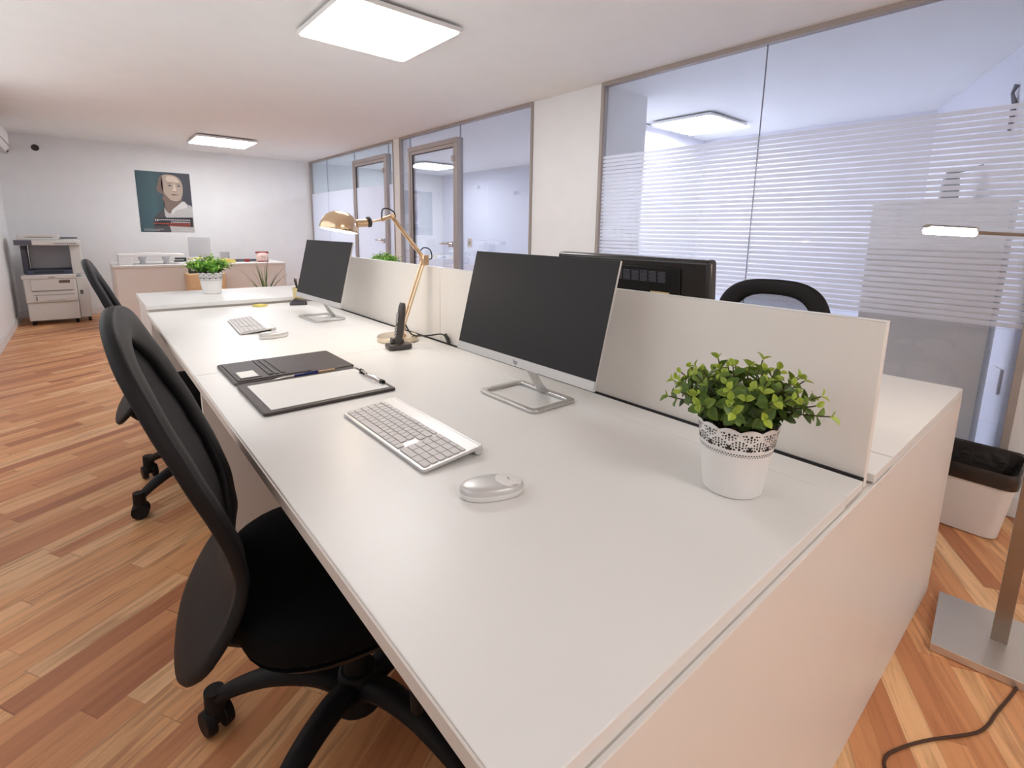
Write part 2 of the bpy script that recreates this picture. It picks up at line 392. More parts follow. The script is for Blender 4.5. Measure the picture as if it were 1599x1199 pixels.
def glazing_door(wname, dname, wlabel, dlabel, y0, y1, d0, d1, seams, gm, dtop=2.165, frosted=False):
    w = thing(wname, wlabel, 'glass wall', (XW, y0, 0)); w['kind'] = 'structure'
    bm = bmn()
    box(bm, -.02, .03, 0, y1-y0, ZC-.024, ZC)
    box(bm, -.02, .03, 0, .02, 0, ZC-.024); box(bm, -.02, .03, y1-y0-.02, y1-y0, 0, ZC-.024)
    box(bm, -.02, .03, .02, d0-y0, 0, .03)
    if y1-.02 > d1: box(bm, -.02, .03, d1-y0, y1-y0-.02, 0, .03)
    obj('frame', bm, 'rail', w, bev=.002)
    def pane(a, b, z0, z1): obj('pane', box(bmn(), .002, .010, a-y0+.001, b-y0-.001, z0, z1), gm, w, smooth=False)
    cuts = [y0+.02]+[s for s in seams if s < d0-.01]+[d0]
    for a, b in zip(cuts[:-1], cuts[1:]): pane(a, b, .03, ZC-.024)
    cuts = [d1]+[s for s in seams if s > d1+.01]+[y1-.02]
    for a, b in zip(cuts[:-1], cuts[1:]): pane(a, b, .03, ZC-.024)
    pane(d0, d1, dtop, ZC-.024)
    for s in [q for q in seams]+[d0, d1]:
        lo = dtop if s in (d0, d1) else .03
        obj('joint', box(bmn(), .0, .012, s-y0-.0015, s-y0+.0015, lo, ZC-.024), 'joint', w, smooth=False)
    d = thing(dname, dlabel, 'door', (XW, d0, 0)); d['kind'] = 'structure'
    W = d1-d0
    obj('door_frame', frame_rect(bmn(), -.035, .04, 0, W, 0, dtop, .05, 'lrt'), 'taupe', d, bev=.003)
    obj('door_leaf', frame_rect(bmn(), -.028, .0, .052, W-.052, .008, dtop-.052, .035), 'taupe', d, bev=.002)
    obj('seal', frame_rect(bmn(), -.022, -.004, .087, W-.087, .043, dtop-.087, .006), 'dark', d)
    obj('door_glass', box(bmn(), -.018, -.010, .093, W-.093, .049, dtop-.093), gm, d, smooth=False)
    h = obj('door_handle', box(bmn(), -.05, -.03, .088, .165, 1.045, 1.105), 'chrome', d, bev=.004)
    bm = bmn(); tube(bm, [(-.05, .125, 1.082), (-.085, .125, 1.082), (-.09, .14, 1.082), (-.09, .26, 1.082)], .009)
    obj('lever', bm, 'chrome', h)
    obj('hinge', box(bmn(), -.045, -.028, .052, .10, 1.93, 1.99), 'taupe', d, bev=.003)
    return w, d
glazing_door('window_2', 'door_1', 'clear glass wall around the nearer glass door', 'nearer glass door in a wide taupe metal frame',
             3.139, 5.565, 4.272, 5.325, [], 'glass')
glazing_door('window_3', 'door_2', 'frosted glass wall around the farther glass door', 'farther glass door with frosted film in a taupe frame',
             5.722, 8.79, 5.891, 6.953, [8.03], 'glassF')

# ------------------------------------------------------------------ ceiling lights
def panel_light(x0, x1, y0, y1, label, m='panelA', grp='ceiling panel lights'):
    z = ZC-.012
    t = thing('ceiling_panel_light', label, 'ceiling light', ((x0+x1)/2, (y0+y1)/2, ZC), group=None)
    a, b = (x1-x0)/2, (y1-y0)/2
    obj('housing', box(bmn(), -a-.012, a+.012, -b-.012, b+.012, -.038, -.014), 'whitep' , t, bev=.003)
    obj('mounting_bracket', box(bmn(), -a+.06, a-.06, -b+.06, b-.06, -.014, -.001), 'lightgrey', t)
    obj('diffuser', prism(bmn(), rrect(-a, a, -b, b, .02), -.042, -.0385), m, t, smooth=False)
    return t
panel_light(.80, 1.43, 2.22, 2.87, 'large square ceiling panel light nearest the viewer above the desks')
panel_light(.93, 1.57, 7.05, 7.72, 'ceiling panel light at the far end in front of the poster wall', 'panelC')
panel_light(4.10, 4.75, 2.24, 2.86, 'ceiling panel light seen through the striped glass wall', 'panelB')
panel_light(3.98, 4.63, 7.12, 7.75, 'ceiling panel light seen through the glass door', 'panelB')
panel_light(4.62, 5.25, 4.3, 4.9, 'ceiling panel light in the office hidden behind the pillar', 'panelB')  # added lamp, hidden by the pillar, lifts the office light
panel_light(.2, .85, -2.0, -1.35, 'ceiling panel light behind the viewer')  # added unseen lamp, fills the near end of the room
bm = bmn(); tube(bm, [(4.12, 2.95, ZC-.01), (5.0, 2.95, ZC-.01)], .006, 6)
tag(obj('ceiling_cable', bm, 'dark'), 'thin dark cable on the ceiling beyond the office panel light', 'cable')

# ------------------------------------------------------------------ desks
def desk(label, x0, x1, y0, y1, strip, legy):
    t = thing('office_desk', label, 'desk', (x0, y0, 0), group=None)
    W, L = x1-x0, y1-y0
    g = .0015
    obj('tabletop', box(bmn(), g, W-g, g, L-g, ZT-.025, ZT), 'lam', t, bev=.0018)
    eb = bmn()
    if strip[0] > x0: box(eb, -.0022, g-.0003, g, L-g, ZT-.0245, ZT-.0025)
    else: box(eb, W-g+.0003, W+.0022, g, L-g, ZT-.0245, ZT-.0025)
    obj('edge_band', eb, 'lamedge', t)
    obj('cable_cover', box(bmn(), strip[0]-x0+g, strip[1]-x0-g, g, L-g, ZT-.02, ZT-.0012), 'lam', t, bev=.0015)
    obj('leg_panel', box(bmn(), min(.012, strip[0]-x0+.01), max(W, strip[1]-x0)-.015, legy-y0-.0125, legy-y0+.0125, .0, ZT-.026), 'panel', t, bev=.001)
    obj('cross_beam', box(bmn(), W*.45, W*.45+.03, .03, legy-y0-.014, .63, .69), 'lightgrey', t, bev=.002)
    return t
YM, YE = 1.617, 3.185
desk('white desk on the left nearest the viewer with keyboard and silver monitor', 0, .808, 0, YM, (.808, .905), YM-.014)
desk('white desk on the left behind the open leather folder, nearest the far counter', 0, .808, YM, YE, (.808, .905), YE-.014)
desk('white desk on the right of the low divider, nearest the viewer', 1.085, 1.9, -.0065, YM, (.955, 1.085), YM-.014)
desk('white desk on the right of the low divider, farther from the viewer', 1.085, 1.9, YM, YE, (.955, 1.085), YE-.014)
# shared end panel
t = thing('desk_end_panel', 'broad white end panel closing the near end of the double desks', 'panel', (0, -.02, 0))
obj('board', box(bmn(), .002, 1.9, .0135, .0385, 0, .7135), 'panel', t, bev=.0012)
obj('top_edging', box(bmn(), .004, 1.898, .0145, .020, .7137, .7147), 'lam', t)
# partition screens
def screen(label, y0, y1):
    t = thing('desk_divider', label, 'divider', (.93, y0, .716))
    obj('board', box(bmn(), -.0105, .0105, .001, y1-y0-.001, -.0, .342), 'screenp', t, bev=.0012)
    obj('edge_trim', box(bmn(), -.0105, .0105, .001, y1-y0-.001, .3422, .3442), 'lam', t)
    obj('seal', box(bmn(), -.0140, -.0107, .001, y1-y0-.001, .0, .0240), 'dark', t)  # dark strip stands in for the shade in the gap beside the desk
    for q in (.2, y1-y0-.25): obj('support_post', box(bmn(), -.0095, .0095, q, q+.05, -.716, -.0005), 'lightgrey', t)
    return t
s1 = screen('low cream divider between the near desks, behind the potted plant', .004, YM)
bm = bmn(); cyl(bm, (.0106, .05, .254), (.028, .05, .254), .006); box(bm, .024, .03, .043, .057, .246, .262)
obj('clip', bm, 'whitep', s1)
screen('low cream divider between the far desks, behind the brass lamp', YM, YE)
# far counter cabinet
t = thing('counter_cabinet', 'white low cabinet across the far end of the desks with two potted plants', 'cabinet', (0, 3.2, 0))
obj('top', box(bmn(), 0, 1.9, 0, .685, .75, .775), 'lam', t, bev=.0018)
obj('carcass', box(bmn(), .01, 1.89, .012, .67, .0, .749), 'panel', t, bev=.0015)
bm = bmn()
for k in range(4): box(bm, .02+k*.4675, .0155+(k+1)*.4675, .671, .684, .06, .742)
obj('door', bm, 'back', t, bev=.001)

# ------------------------------------------------------------------ office chair (task chair)
def chair_profile(z):
    P = [(1.095, -.388), (1.03, -.374), (.95, -.346), (.85, -.308), (.77, -.277), (.70, -.254), (.63, -.240), (.58, -.256), (.52, -.300), (.47, -.334), (.43, -.352)]
    for (z1, x1), (z0, x0) in zip(P[:-1], P[1:]):
        if z0 <= z <= z1:
            f = (z-z0)/(z1-z0); f = f*f*(3-2*f)*.35+f*.65; return x0+(x1-x0)*f
    return P[0][1] if z > P[0][0] else P[-1][1]
def chair_width(z):
    P = [(1.095, .0), (1.088, .085), (1.07, .135), (1.04, .175), (1.0, .203), (.94, .222), (.86, .228), (.78, .216), (.72, .202), (.67, .188), (.62, .180), (.57, .190), (.52, .2), (.48, .186), (.45, .135), (.435, .085), (.43, .0)]
    for (z1, x1), (z0, x0) in zip(P[:-1], P[1:]):
        if z0 <= z <= z1: return x0+(x1-x0)*(z-z0)/(z1-z0)
    return 0
def chair_back_parts(t):
    # polar construction: the ring around the mesh panel plus the lower lobe share one clean outline
    def P(y, z, dx=0.):
        zz = .385+(z-.43)*(1.078-.385)/(1.095-.43)
        return Vector((chair_profile(z)+.28*y*y+.006+dx, y*.95-.008, zz))
    outl = []
    zs = [1.095, 1.092, 1.085, 1.07, 1.05, 1.02, .98, .93, .88, .83, .78, .735, .70, .67, .64, .61, .58, .55, .52, .495, .47, .45, .437, .43]
    right = [(chair_width(z), z) for z in zs]
    outl = right + [(-y, z) for y, z in right[-2:0:-1]]
    n = len(outl); cz = .86
    inn = []
    for y, z in outl:
        a = math.atan2(z-.825, y)
        ry, rz = .168, .212
        e = 1/math.sqrt((math.cos(a)/ry)**2+(math.sin(a)/rz)**2)
        inn.append((e*math.cos(a), .825+e*math.sin(a)))
    bm = bmn(); rings = []
    K = 7
    for k in range(K+1):
        f = k/K; row = []
        for (yo, zo), (yi, zi) in zip(outl, inn):
            y = yi+(yo-yi)*f; z = zi+(zo-zi)*f
            bul = .009*math.sin(PI*min(1, f*1.15))*(1 if z > .68 else .4)
            row.append(bm.verts.new(P(y, z, bul)))
        rings.append(row)
    for A, B in zip(rings[:-1], rings[1:]): bridge(bm, A, B)
    bf = obj('backrest_frame', bm, 'black', t, solid=.022, sub=1); bf.modifiers['s'].offset = 0
    bm = bmn(); prev = None
    for k in range(1, 8):
        f = k/7*1.03
        row = [bm.verts.new(P(yi*f, .825+(zi-.825)*f, -.006)) for yi, zi in inn]
        if prev: bridge(bm, prev, row)
        else: bm.faces.new(row)
        prev = row
    obj('backrest_mesh', bm, 'mesh', t, solid=.006)

def make_chair(label, loc, rz, group, castors):
    t = thing('office_chair', label, 'office chair', loc, rz, group)
    chair_back_parts(t)
    # seat: local +x faces the desk; hub at origin
    poly = []
    for k in range(40):
        a = 2*PI*k/40; c, s = math.cos(a), math.sin(a); q = 2/3.4
        poly.append(((abs(c)**q)*(1 if c > 0 else -1)*.27+.018, (abs(s)**q)*(1 if s > 0 else -1)*.265))
    bm = bmn(); prev = None
    for f, z in ((.94, .432), (.985, .445), (1., .47), (.985, .495), (.93, .508), (.8, .513), (.5, .511), (.2, .509)):
        row = [bm.verts.new(((x-.03)*f+.03, y*f, z-.018*max(0, x-.12)/.15*f)) for x, y in poly]
        if prev: bridge(bm, prev, row)
        else: bm.faces.new(row[::-1])
        prev = row
    bm.faces.new(prev); obj('seat', bm, 'cush', t)
    bm = bmn(); prev = None
    for f, z in ((.25, .385), (.6, .388), (.88, .402), (.97, .431)):
        row = [bm.verts.new(((x-.03)*f+.03, y*f, z-.012*max(0, x-.12)/.15*f)) for x, y in poly]
        if prev: bridge(bm, prev, row)
        else: bm.faces.new(row[::-1])
        prev = row
    bm.faces.new(prev); obj('seat_shell', bm, 'black', t)
    obj('tilt_mechanism', box(bmn(), -.13, .12, -.07, .07, .33, .386), 'black', t, bev=.015)
    bm = bmn(); tube(bm, curve([(-.1, 0, .35), (-.2, 0, .352), (-.26, 0, .38), (-.30, 0, .425)], 6), [.03]*19, 10, flat=.55)
    obj('back_bracket', bm, 'black', t)
    l = obj('height_lever', tube(bmn(), [(.05, -.05, .36), (.05, -.25, .36)], .009), 'black', t)
    obj('lever_grip', tube(bmn(), [(.05, -.24, .362), (.048, -.27, .35), (.046, -.285, .31), (.044, -.285, .285)], [.012, .014, .014, .012], flat=1.4), 'black', l)
    bm = bmn(); cyl(bm, (0, 0, .09), (0, 0, .24), .032); cyl(bm, (0, 0, .235), (0, 0, .335), .018)
    obj('gas_lift', bm, 'black', t)
    bm = bmn(); cyl(bm, (0, 0, .075), (0, 0, .165), .062, .045)
    obj('base_hub', bm, 'black', t, bev=.006)
    for k in range(5):
        a = castors+k*2*PI/5; d = Vector((math.cos(a), math.sin(a), 0))
        pts = curve([d*.03+Vector((0, 0, .125)), d*.10+Vector((0, 0, .15)), d*.20+Vector((0, 0, .148)), d*.285+Vector((0, 0, .12)), d*.34+Vector((0, 0, .09))], 5)
        rr = [.036-.016*i/(len(pts)-1) for i in range(len(pts))]
        lg = obj('leg', tube(bmn(), pts, rr, 12, flat=.75), 'black', t)
        # castor
        c = d*.345; s = Vector((-d.y, d.x, 0)); ax = (s*.8+d*.6).normalized()
        bm = bmn(); cyl(bm, c+Vector((0, 0, .04)), c+Vector((0, 0, .112)), .024, .022)
        cyl(bm, c-ax*.008+Vector((0, 0, .045)), c+ax*.008+Vector((0, 0, .045)), .024)
        ca = obj('castor', bm, 'black', lg)
        for sg in (-1, 1):
            cc = c+Vector((0, 0, .0335))
            cyl(bm2 := bmn(), cc+ax*sg*.009, cc+ax*sg*.031, .0330, .030, 20)
            obj('castor', bm2, 'black', lg, bev=.003)
    return t
make_chair('black task chair nearest the viewer at the left desks', (.175, .80, 0), R(-8), 'black task chairs on the left', R(142)+R(8))
make_chair('second black task chair, farther along beside the desks', (.15, 2.42, 0), R(-3), 'black task chairs on the left', R(135)+R(3))
def mesh_chair(label, loc, rz):
    t = thing('office_chair', label, 'office chair', loc, rz, 'mesh-backed chairs on the right')
    prof = lambda z: -.20-.22*(z-.5)-.05*math.sin((z-.5)*PI/.55)
    W = .258; z0, z1 = .56, 1.03
    def outline(m, n=44):
        o = []
        for k in range(n):
            a = 2*PI*k/n; c, s = math.cos(a), math.sin(a); q = 2/2.9
            o.append(((abs(c)**q)*(1 if c > 0 else -1)*(W-m), (z0+z1)/2+(abs(s)**q)*(1 if s > 0 else -1)*((z1-z0)/2-m*.85)))
        return o
    P = lambda y, z, dx=0.: Vector((prof(z)+.7*y*y-.02+dx, y, z))
    bm = bmn(); rows = [[bm.verts.new(P(y, z, dx)) for y, z in outline(m)] for m, dx in ((0, 0), (.028, .008), (.055, .008), (.084, 0))]
    for A, B in zip(rows[:-1], rows[1:]): bridge(bm, A, B)
    obj('backrest_frame', bm, 'black', t, solid=.026, sub=1)
    bm = bmn(); prev = None
    for m in (.082, .10, .15, .2, .25):
        row = [bm.verts.new(P(y, z, -.004)) for y, z in outline(min(m, W-.01))]
        if prev: bridge(bm, prev, row)
        prev = row
    bm.faces.new(prev)
    obj('backrest_mesh', bm, MESHSEE, t)
    obj('seat', prism(bmn(), rrect(-.2, .27, -.24, .24, .08), .43, .49), 'cush', t, bev=.02, seg=3)
    obj('back_bracket', tube(bmn(), curve([(0, 0, .40), (-.15, 0, .40), (-.25, 0, .45), (-.262, 0, .56)], 5), .02, flat=.6), 'black', t)
    obj('gas_lift', cyl(bmn(), (0, 0, .09), (0, 0, .43), .024), 'black', t)
    for k in range(5):
        a = .4+k*2*PI/5; d = Vector((math.cos(a), math.sin(a), 0))
        lg = obj('leg', tube(bmn(), [d*.0+Vector((0, 0, .12)), d*.2+Vector((0, 0, .105)), d*.31+Vector((0, 0, .075))], [.03, .024, .018]), 'black', t)
        c = d*.305; obj('castor', cyl(bmn(), c+Vector((-d.y*.02, d.x*.02, .03)), c-Vector((-d.y*.02, d.x*.02, -.03)), .0295), 'black', lg)
    return t
def see_mesh():
    m, nt, out = nodes('see_through_mesh'); g = N(nt)
    tc = g.n('ShaderNodeTexCoord'); sp = g.n('ShaderNodeSeparateXYZ'); g.lk(tc.outputs['Object'], sp.inputs[0])
    f = lambda s: g.math('GREATER_THAN', g.math('FRACT', g.math('MULTIPLY', s, 190)), .42)
    hole = g.math('MULTIPLY', f(g.math('ADD', sp.outputs[1], sp.outputs[2])), f(g.math('SUBTRACT', sp.outputs[1], sp.outputs[2])))
    d = g.n('ShaderNodeBsdfPrincipled'); d.inputs['Base Color'].default_value = (.06, .055, .065, 1); d.inputs['Roughness'].default_value = .6
    t = g.n('ShaderNodeBsdfTransparent'); x = g.n('ShaderNodeMixShader')
    g.lk(hole, x.inputs[0]); g.lk(d.outputs[0], x.inputs[1]); g.lk(t.outputs[0], x.inputs[2]); g.lk(x.outputs[0], out.inputs[0]); return m
MESHSEE = see_mesh()
mesh_chair('black chair with a see-through mesh back behind the near divider', (1.78, .71, 0), PI)
mesh_chair('black mesh-backed chair mostly hidden behind the two near monitors', (1.80, 2.12, 0), PI)

# ------------------------------------------------------------------ silver monitors
def make_monitor(label, loc, rz):
    # local: -x is the viewer side of the screen, base frame centre at origin on the desk
    t = thing('monitor', label, 'monitor', loc, rz, 'slim silver monitors on the left desks')
    obj('base_frame', frame_ring(bmn(), rrect(-.085, .085, -.125, .125, .022), rrect(-.068, .062, -.106, .106, .012), 0.0005, .0095), 'silver', t, bev=.002)
    tilt = R(14.); ex = Vector((math.cos(tilt), 0, -math.sin(tilt))); ez = Vector((math.sin(tilt), 0, math.cos(tilt))); ey = Vector((0, 1, 0))
    mx = basis(ex, ey, ez, (-.012, .04, .086))
    Wd, H = .61, .335
    pn = obj('panel', box(bmn(), .002, .0085, -Wd/2, Wd/2, 0, H, mx), 'silverp', t, bev=.001)
    obj('screen', box(bmn(), -.0005, .0018, -Wd/2+.0006, Wd/2-.0006, .026, H-.0008, mx), 'scr', pn)
    chin = obj('chin', box(bmn(), -.002, .0018, -Wd/2, Wd/2, 0, .0255, mx), 'silverp', pn, bev=.0008)
    lm = mx @ basis((0, -1, 0), (0, 0, 1), (-1, 0, 0), (-.0022, 0, .0128))
    bm = text_bm('hp', .019, lm @ Matrix.Shear('XZ', 4, (0, 0)) if False else lm, .0002, .0002)
    lg = obj('logo', bm, 'pr_gr', chin, smooth=False)
    obj('rear_cover', box(bmn(), .0087, .03, -.2, .2, .02, H*.55, mx), 'silverp', pn, bev=.006)
    neck = bmn()
    a0 = (.058, -.024, .006); tube(neck, [(.066, 0, .006), (.040, 0, .04), (.012, 0.02, .10), (.022, .03, .14)], [.03, .026, .024, .022], 4, flat=.35)
    obj('neck', neck, 'silver', t, bev=.002)
    return t
m1 = make_monitor('silver framed monitor with a dark screen on the near left desk', (.712, .805, ZT), 0)
dup(m1, (.706, 2.475, ZT), R(2), 'silver framed monitor with a dark screen on the farther left desk')

# black monitor seen from behind, right desk
t = thing('monitor', 'black monitor seen from behind over the near divider', 'monitor', (1.20, .815, ZT), R(0))
tilt = R(6); ex = Vector((math.cos(tilt), 0, math.sin(tilt))); ez = Vector((-math.sin(tilt), 0, math.cos(tilt)))
mx = basis(ex, (0, 1, 0), ez, (0, 0, .07))
hs = obj('housing', box(bmn(), -.022, .022, -.315, .315, 0, .338, mx), 'black', t, bev=.012, seg=3)
hs.data.materials[0] = mat('black_gloss_plastic', (.02, .018, .018, 1), .25, var=.05)
bm = bmn(); box(bm, -.03, -.0225, -.22, .22, .04, .31, mx); obj('rear_bulge', bm, 'black', t, bev=.012, seg=3)
bm = bmn()
for k in range(9):
    for j in range(7):
        box(bm, -.0308, -.0302, -.17+j*.034, -.142+j*.034, .262+k*.004, .2638+k*.004, mx)
obj('vents', bm, 'pr_gr', t, smooth=False)
obj('sticker', box(bmn(), -.0312, -.0302, -.185, -.115, .205, .232, mx), 'pyellow', t, smooth=False)
obj('screen', box(bmn(), .0222, .0235, -.305, .305, .02, .325, mx), 'scr', t)
obj('neck', box(bmn(), -.015, .015, -.04, .04, .01, .1), 'black', t, bev=.004)
obj('base', prism(bmn(), rrect(-.09, .1, -.13, .13, .05), .0005, .012), 'black', t, bev=.003)

# ------------------------------------------------------------------ keyboards
def make_keyboard(label, loc, rz):
    # local y = length (+y is the Esc end), +x is the rear edge
    t = thing('keyboard', label, 'keyboard', loc, rz, 'silver wireless keyboards')
    L, D = .41, .148; th = R(5.5)
    mx = Matrix.Rotation(-th, 4, 'Y') @ Matrix.Translation((0, 0, 0))
    mx = Matrix.Translation((0, 0, .0015)) @ mx
    obj('case', prism(bmn(), rrect(0, D, -L/2, L/2, .008), 0, .007, mx), 'silverp', t, bev=.0015)
    obj('rear_foot', tube(bmn(), [(D-.010, -L/2+.003, .0115), (D-.010, L/2-.003, .0115)], .0108, 16), 'silverp', t, bev=.001)
    pitch = .01905; k0 = bmn()
    def keybm(w, h):
        b = bmn(); prism(b, rrect(-h/2, h/2, -w/2, w/2, .002, 2), 0, .0022); return b
    meshes = {}
    def key(xc, yc, w, h):
        kk = (round(w, 4), round(h, 4))
        p = mx @ Vector((xc, yc, .0074))
        if kk not in meshes:
            o = obj('key', keybm(w, h), 'key', t); meshes[kk] = o.data
            md = o.data
        else:
            o = bpy.data.objects.new('key', meshes[kk]); COL.objects.link(o); o.parent = t
        o.location = p; o.rotation_euler = (0, -th, 0)
    g = .0022
    # rows from front (x small) to rear
    def row(xc, h, ws, y0):
        y = y0
        for w in ws:
            if w > 0: key(xc, y-abs(w)*pitch/2, w*pitch-g, h)
            y -= abs(w)*pitch
    y0 = L/2-.008; xs = [.016, .034, .052, .070, .088, .1035]
    hh = .018-g
    row(xs[0], hh, [1, 1, 1, 1.25, 5.25, 1.25, 1, -.0, 1, 1, 1], y0)
    row(xs[1], hh, [1.35, 1, 1, 1, 1, 1, 1, 1, 1, 1, 1, 2.4], y0)
    row(xs[2], hh, [1.75]+[1]*11+[1], y0)
    row(xs[3], hh, [1.5]+[1]*12+[.25+1], y0)
    row(xs[4], hh, [1]*13+[1.75], y0)
    row(xs[5], .010, [1.05]*14, y0)
    yn = y0-15.05*pitch
    np_ = (L/2-.008+yn)/4
    for i, x in enumerate(xs):
        h = hh if i < 5 else .010
        for c in range(4):
            if i == 0 and c == 1: continue
            w = np_*(2 if (i == 0 and c == 0) else 1)
            key(x, yn-np_*c-w/2, w-g, h)
    return t
k1 = make_keyboard('silver keyboard with grey keys on the near desk beside the mouse', (.236, .775, ZT), R(0))
dup(k1, (.276, 2.435, ZT), R(-4), 'silver keyboard on the farther desk behind the leather folder')

# ------------------------------------------------------------------ mice
def make_mouse(label, loc, rz):
    t = thing('computer_mouse', label, 'mouse', loc, rz, 'silver and white wireless mice')
    def half(bm, prof, a=.06, b=.033):
        prev = None
        for f, z in prof:
            n = 40; row = []
            for k in range(n):
                an = 2*PI*k/n; c, s = math.cos(an), math.sin(an); q = 2/2.35
                row.append(bm.verts.new(((abs(c)**q)*(1 if c > 0 else -1)*a*f, (abs(s)**q)*(1 if s > 0 else -1)*b*(f if f < 1 else 1), z)))
            if prev: bridge(bm, prev, row)
            else: bm.faces.new(row[::-1])
            prev = row
        bm.faces.new(prev); return bm
    obj('lower_shell', half(bmn(), [(.93, .001), (.98, .004), (1., .012)]), 'whitep', t)
    obj('upper_shell', half(bmn(), [(1.0, .0122), (.995, .015), (.975, .0185), (.93, .0215), (.84, .0238), (.7, .0252), (.5, .026), (.25, .0263)]), 'silverp', t)
    bm = bmn()
    rows = []
    for f in (0.02, .4, .75, 1.):
        rows.append([bm.verts.new((.031+.0245*f*math.cos(2*PI*k/32), .0245*f*math.sin(2*PI*k/32)*1.1, 0)) for k in range(32)])
    for A, B in zip(rows[:-1], rows[1:]): bridge(bm, A, B)
    bm.faces.new(rows[0])
    def hz(x, y):
        best = .0263; e = ((abs(x)/.06)**2.35+(abs(y)/.033)**2.35)**(1/2.35)
        P = [(.25, .0263), (.5, .026), (.7, .0252), (.84, .0238), (.93, .0215), (.975, .0185), (.995, .015), (1, .0122)]
        if e <= .25: return .0263
        for (a, za), (b, zb) in zip(P[:-1], P[1:]):
            if a <= e <= b: return za+(zb-za)*(e-a)/(b-a)
        return .0122
    for v in bm.verts: v.co.z = hz(v.co.x, v.co.y)+.0006
    obj('button_disc', bm, 'whitep', t)
    lg = text_bm('mi', .010, basis((0, -1, 0), (1, 0, 0), (0, 0, 1), (.03, 0, .0264)), .0002, .0002)
    obj('logo', lg, 'pr_sh', t, smooth=False)
    return t
mo = make_mouse('silver and white mouse on the near desk beside the keyboard', (.298, .428, ZT), R(-24))
dup(mo, (.367, 2.10, ZT), R(4), 'silver and white mouse on the farther desk')

# ------------------------------------------------------------------ leather folder
t = thing('leather_folder', 'open dark brown leather folder holding white paper', 'folder', (.076, 1.09, ZT))
def fld(name, x0, x1, y0, y1, z0, z1, m, p=t, bev=.0015, r=.01):
    return obj(name, prism(bmn(), rrect(x0, x1, y0, y1, r), z0, z1), m, p, bev=bev)
fld('lower_cover', 0, .366, 0, .296, .0005, .009, 'leather', bev=.003)
fld('spine', .004, .360, .292, .330, .0005, .006, 'leather2', r=.003)
up = fld('upper_cover', 0, .372, .326, .60, .0005, .009, 'leather', bev=.003)
fld('large_pocket', .012, .235, .338, .588, .0092, .0115, 'leather2', up, r=.012)
for x in (.105, .122, .142): fld('card_slot', x, x+.014, .36, .58, .0117, .0135+(.142-x)*.02, 'leather2', up, bev=.001, r=.002)
fld('card_window', .02, .085, .355, .45, .0117, .0128, 'leather', up, r=.003)
fld('card', .026, .076, .363, .440, .0130, .0136, 'paper', up, bev=0, r=.002)
bm = bmn(); tube(bm, [(.363, .02, .0075), (.363, .28, .0075)], .0015, 6); tube(bm, [(.01, .293, .0075), (.36, .293, .0075)], .0015, 6)
obj('stitched_edge', bm, 'leather2', t)
pp = tag(obj('paper_sheet', prism(bmn(), rrect(.098, .426, 1.106, 1.362, .001), ZT+.0092, ZT+.0112), 'paper'), 'blank white paper sheet clipped in the open leather folder', 'paper')
bm = bmn(); box(bm, .336, .356, .05, .21, .0114, .0140)
cl = obj('clip', bm, 'chrome', t, bev=.001)
obj('clip_wire', tube(bmn(), curve([(.346, .06, .017), (.34, .075, .025), (.333, .13, .028), (.34, .185, .025), (.346, .20, .017)], 5), .0035, 8), 'chrome', cl)
for y in (.055, .205): obj('clip_end', cyl(bmn(), (.347, y-.009, .0185), (.347, y+.009, .0185), .006, n=12), 'black', cl)
# pen
t = thing('pen', 'blue and silver pen lying along the folder spine', 'pen', (.24, 1.393, ZT+.0065), R(0))
obj('barrel', tube(bmn(), [(.0, 0, .0045), (.075, 0, .0045)], .0042, 12), 'blue', t)
obj('tip', tube(bmn(), [(-.062, -.002, .0038), (-.04, -.001, .0045), (0, 0, .0045)], [.001, .0035, .004], 12), 'chrome', t)
obj('cap_end', tube(bmn(), [(.0752, 0, .0045), (.13, .0, .0045)], .0038, 12), 'tan', t)
obj('pocket_clip', box(bmn(), .03, .075, -.001, .001, .009, .0102), 'blue', t)

# ------------------------------------------------------------------ potted plants
def leaf(bm, lay, base, d, up, L, W, tone, fold=.25):
    d = d.normalized(); s = d.cross(up)
    if s.length < 1e-4: s = d.cross(Vector((1, 0, 0)))
    s.normalize(); n = s.cross(d)
    prof = [(0, .12), (.25, .75), (.5, 1.), (.75, .8), (.92, .38), (1.02, 0)]
    mid = []; lf = []; rt = []
    for f, w in prof:
        dr = -.22*L*f*f
        c = base+d*(L*f)+n*dr
        mid.append(bm.verts.new(c)); 
        if w > 0:
            lf.append(bm.verts.new(c+s*(W*w/2)+n*(W*w*fold))); rt.append(bm.verts.new(c-s*(W*w/2)+n*(W*w*fold)))
        for v in [mid[-1]]+([lf[-1], rt[-1]] if w > 0 else []): v[lay] = tone
    for i in range(len(prof)-1):
        if i < len(lf)-1:
            bm.faces.new((mid[i], mid[i+1], lf[i+1], lf[i])); bm.faces.new((mid[i+1], mid[i], rt[i], rt[i+1]))
        else:
            bm.faces.new((mid[i], mid[i+1], lf[i])); bm.faces.new((mid[i+1], mid[i], rt[i]))
    for v in lf+rt: v[lay] = min(1, tone+.12)
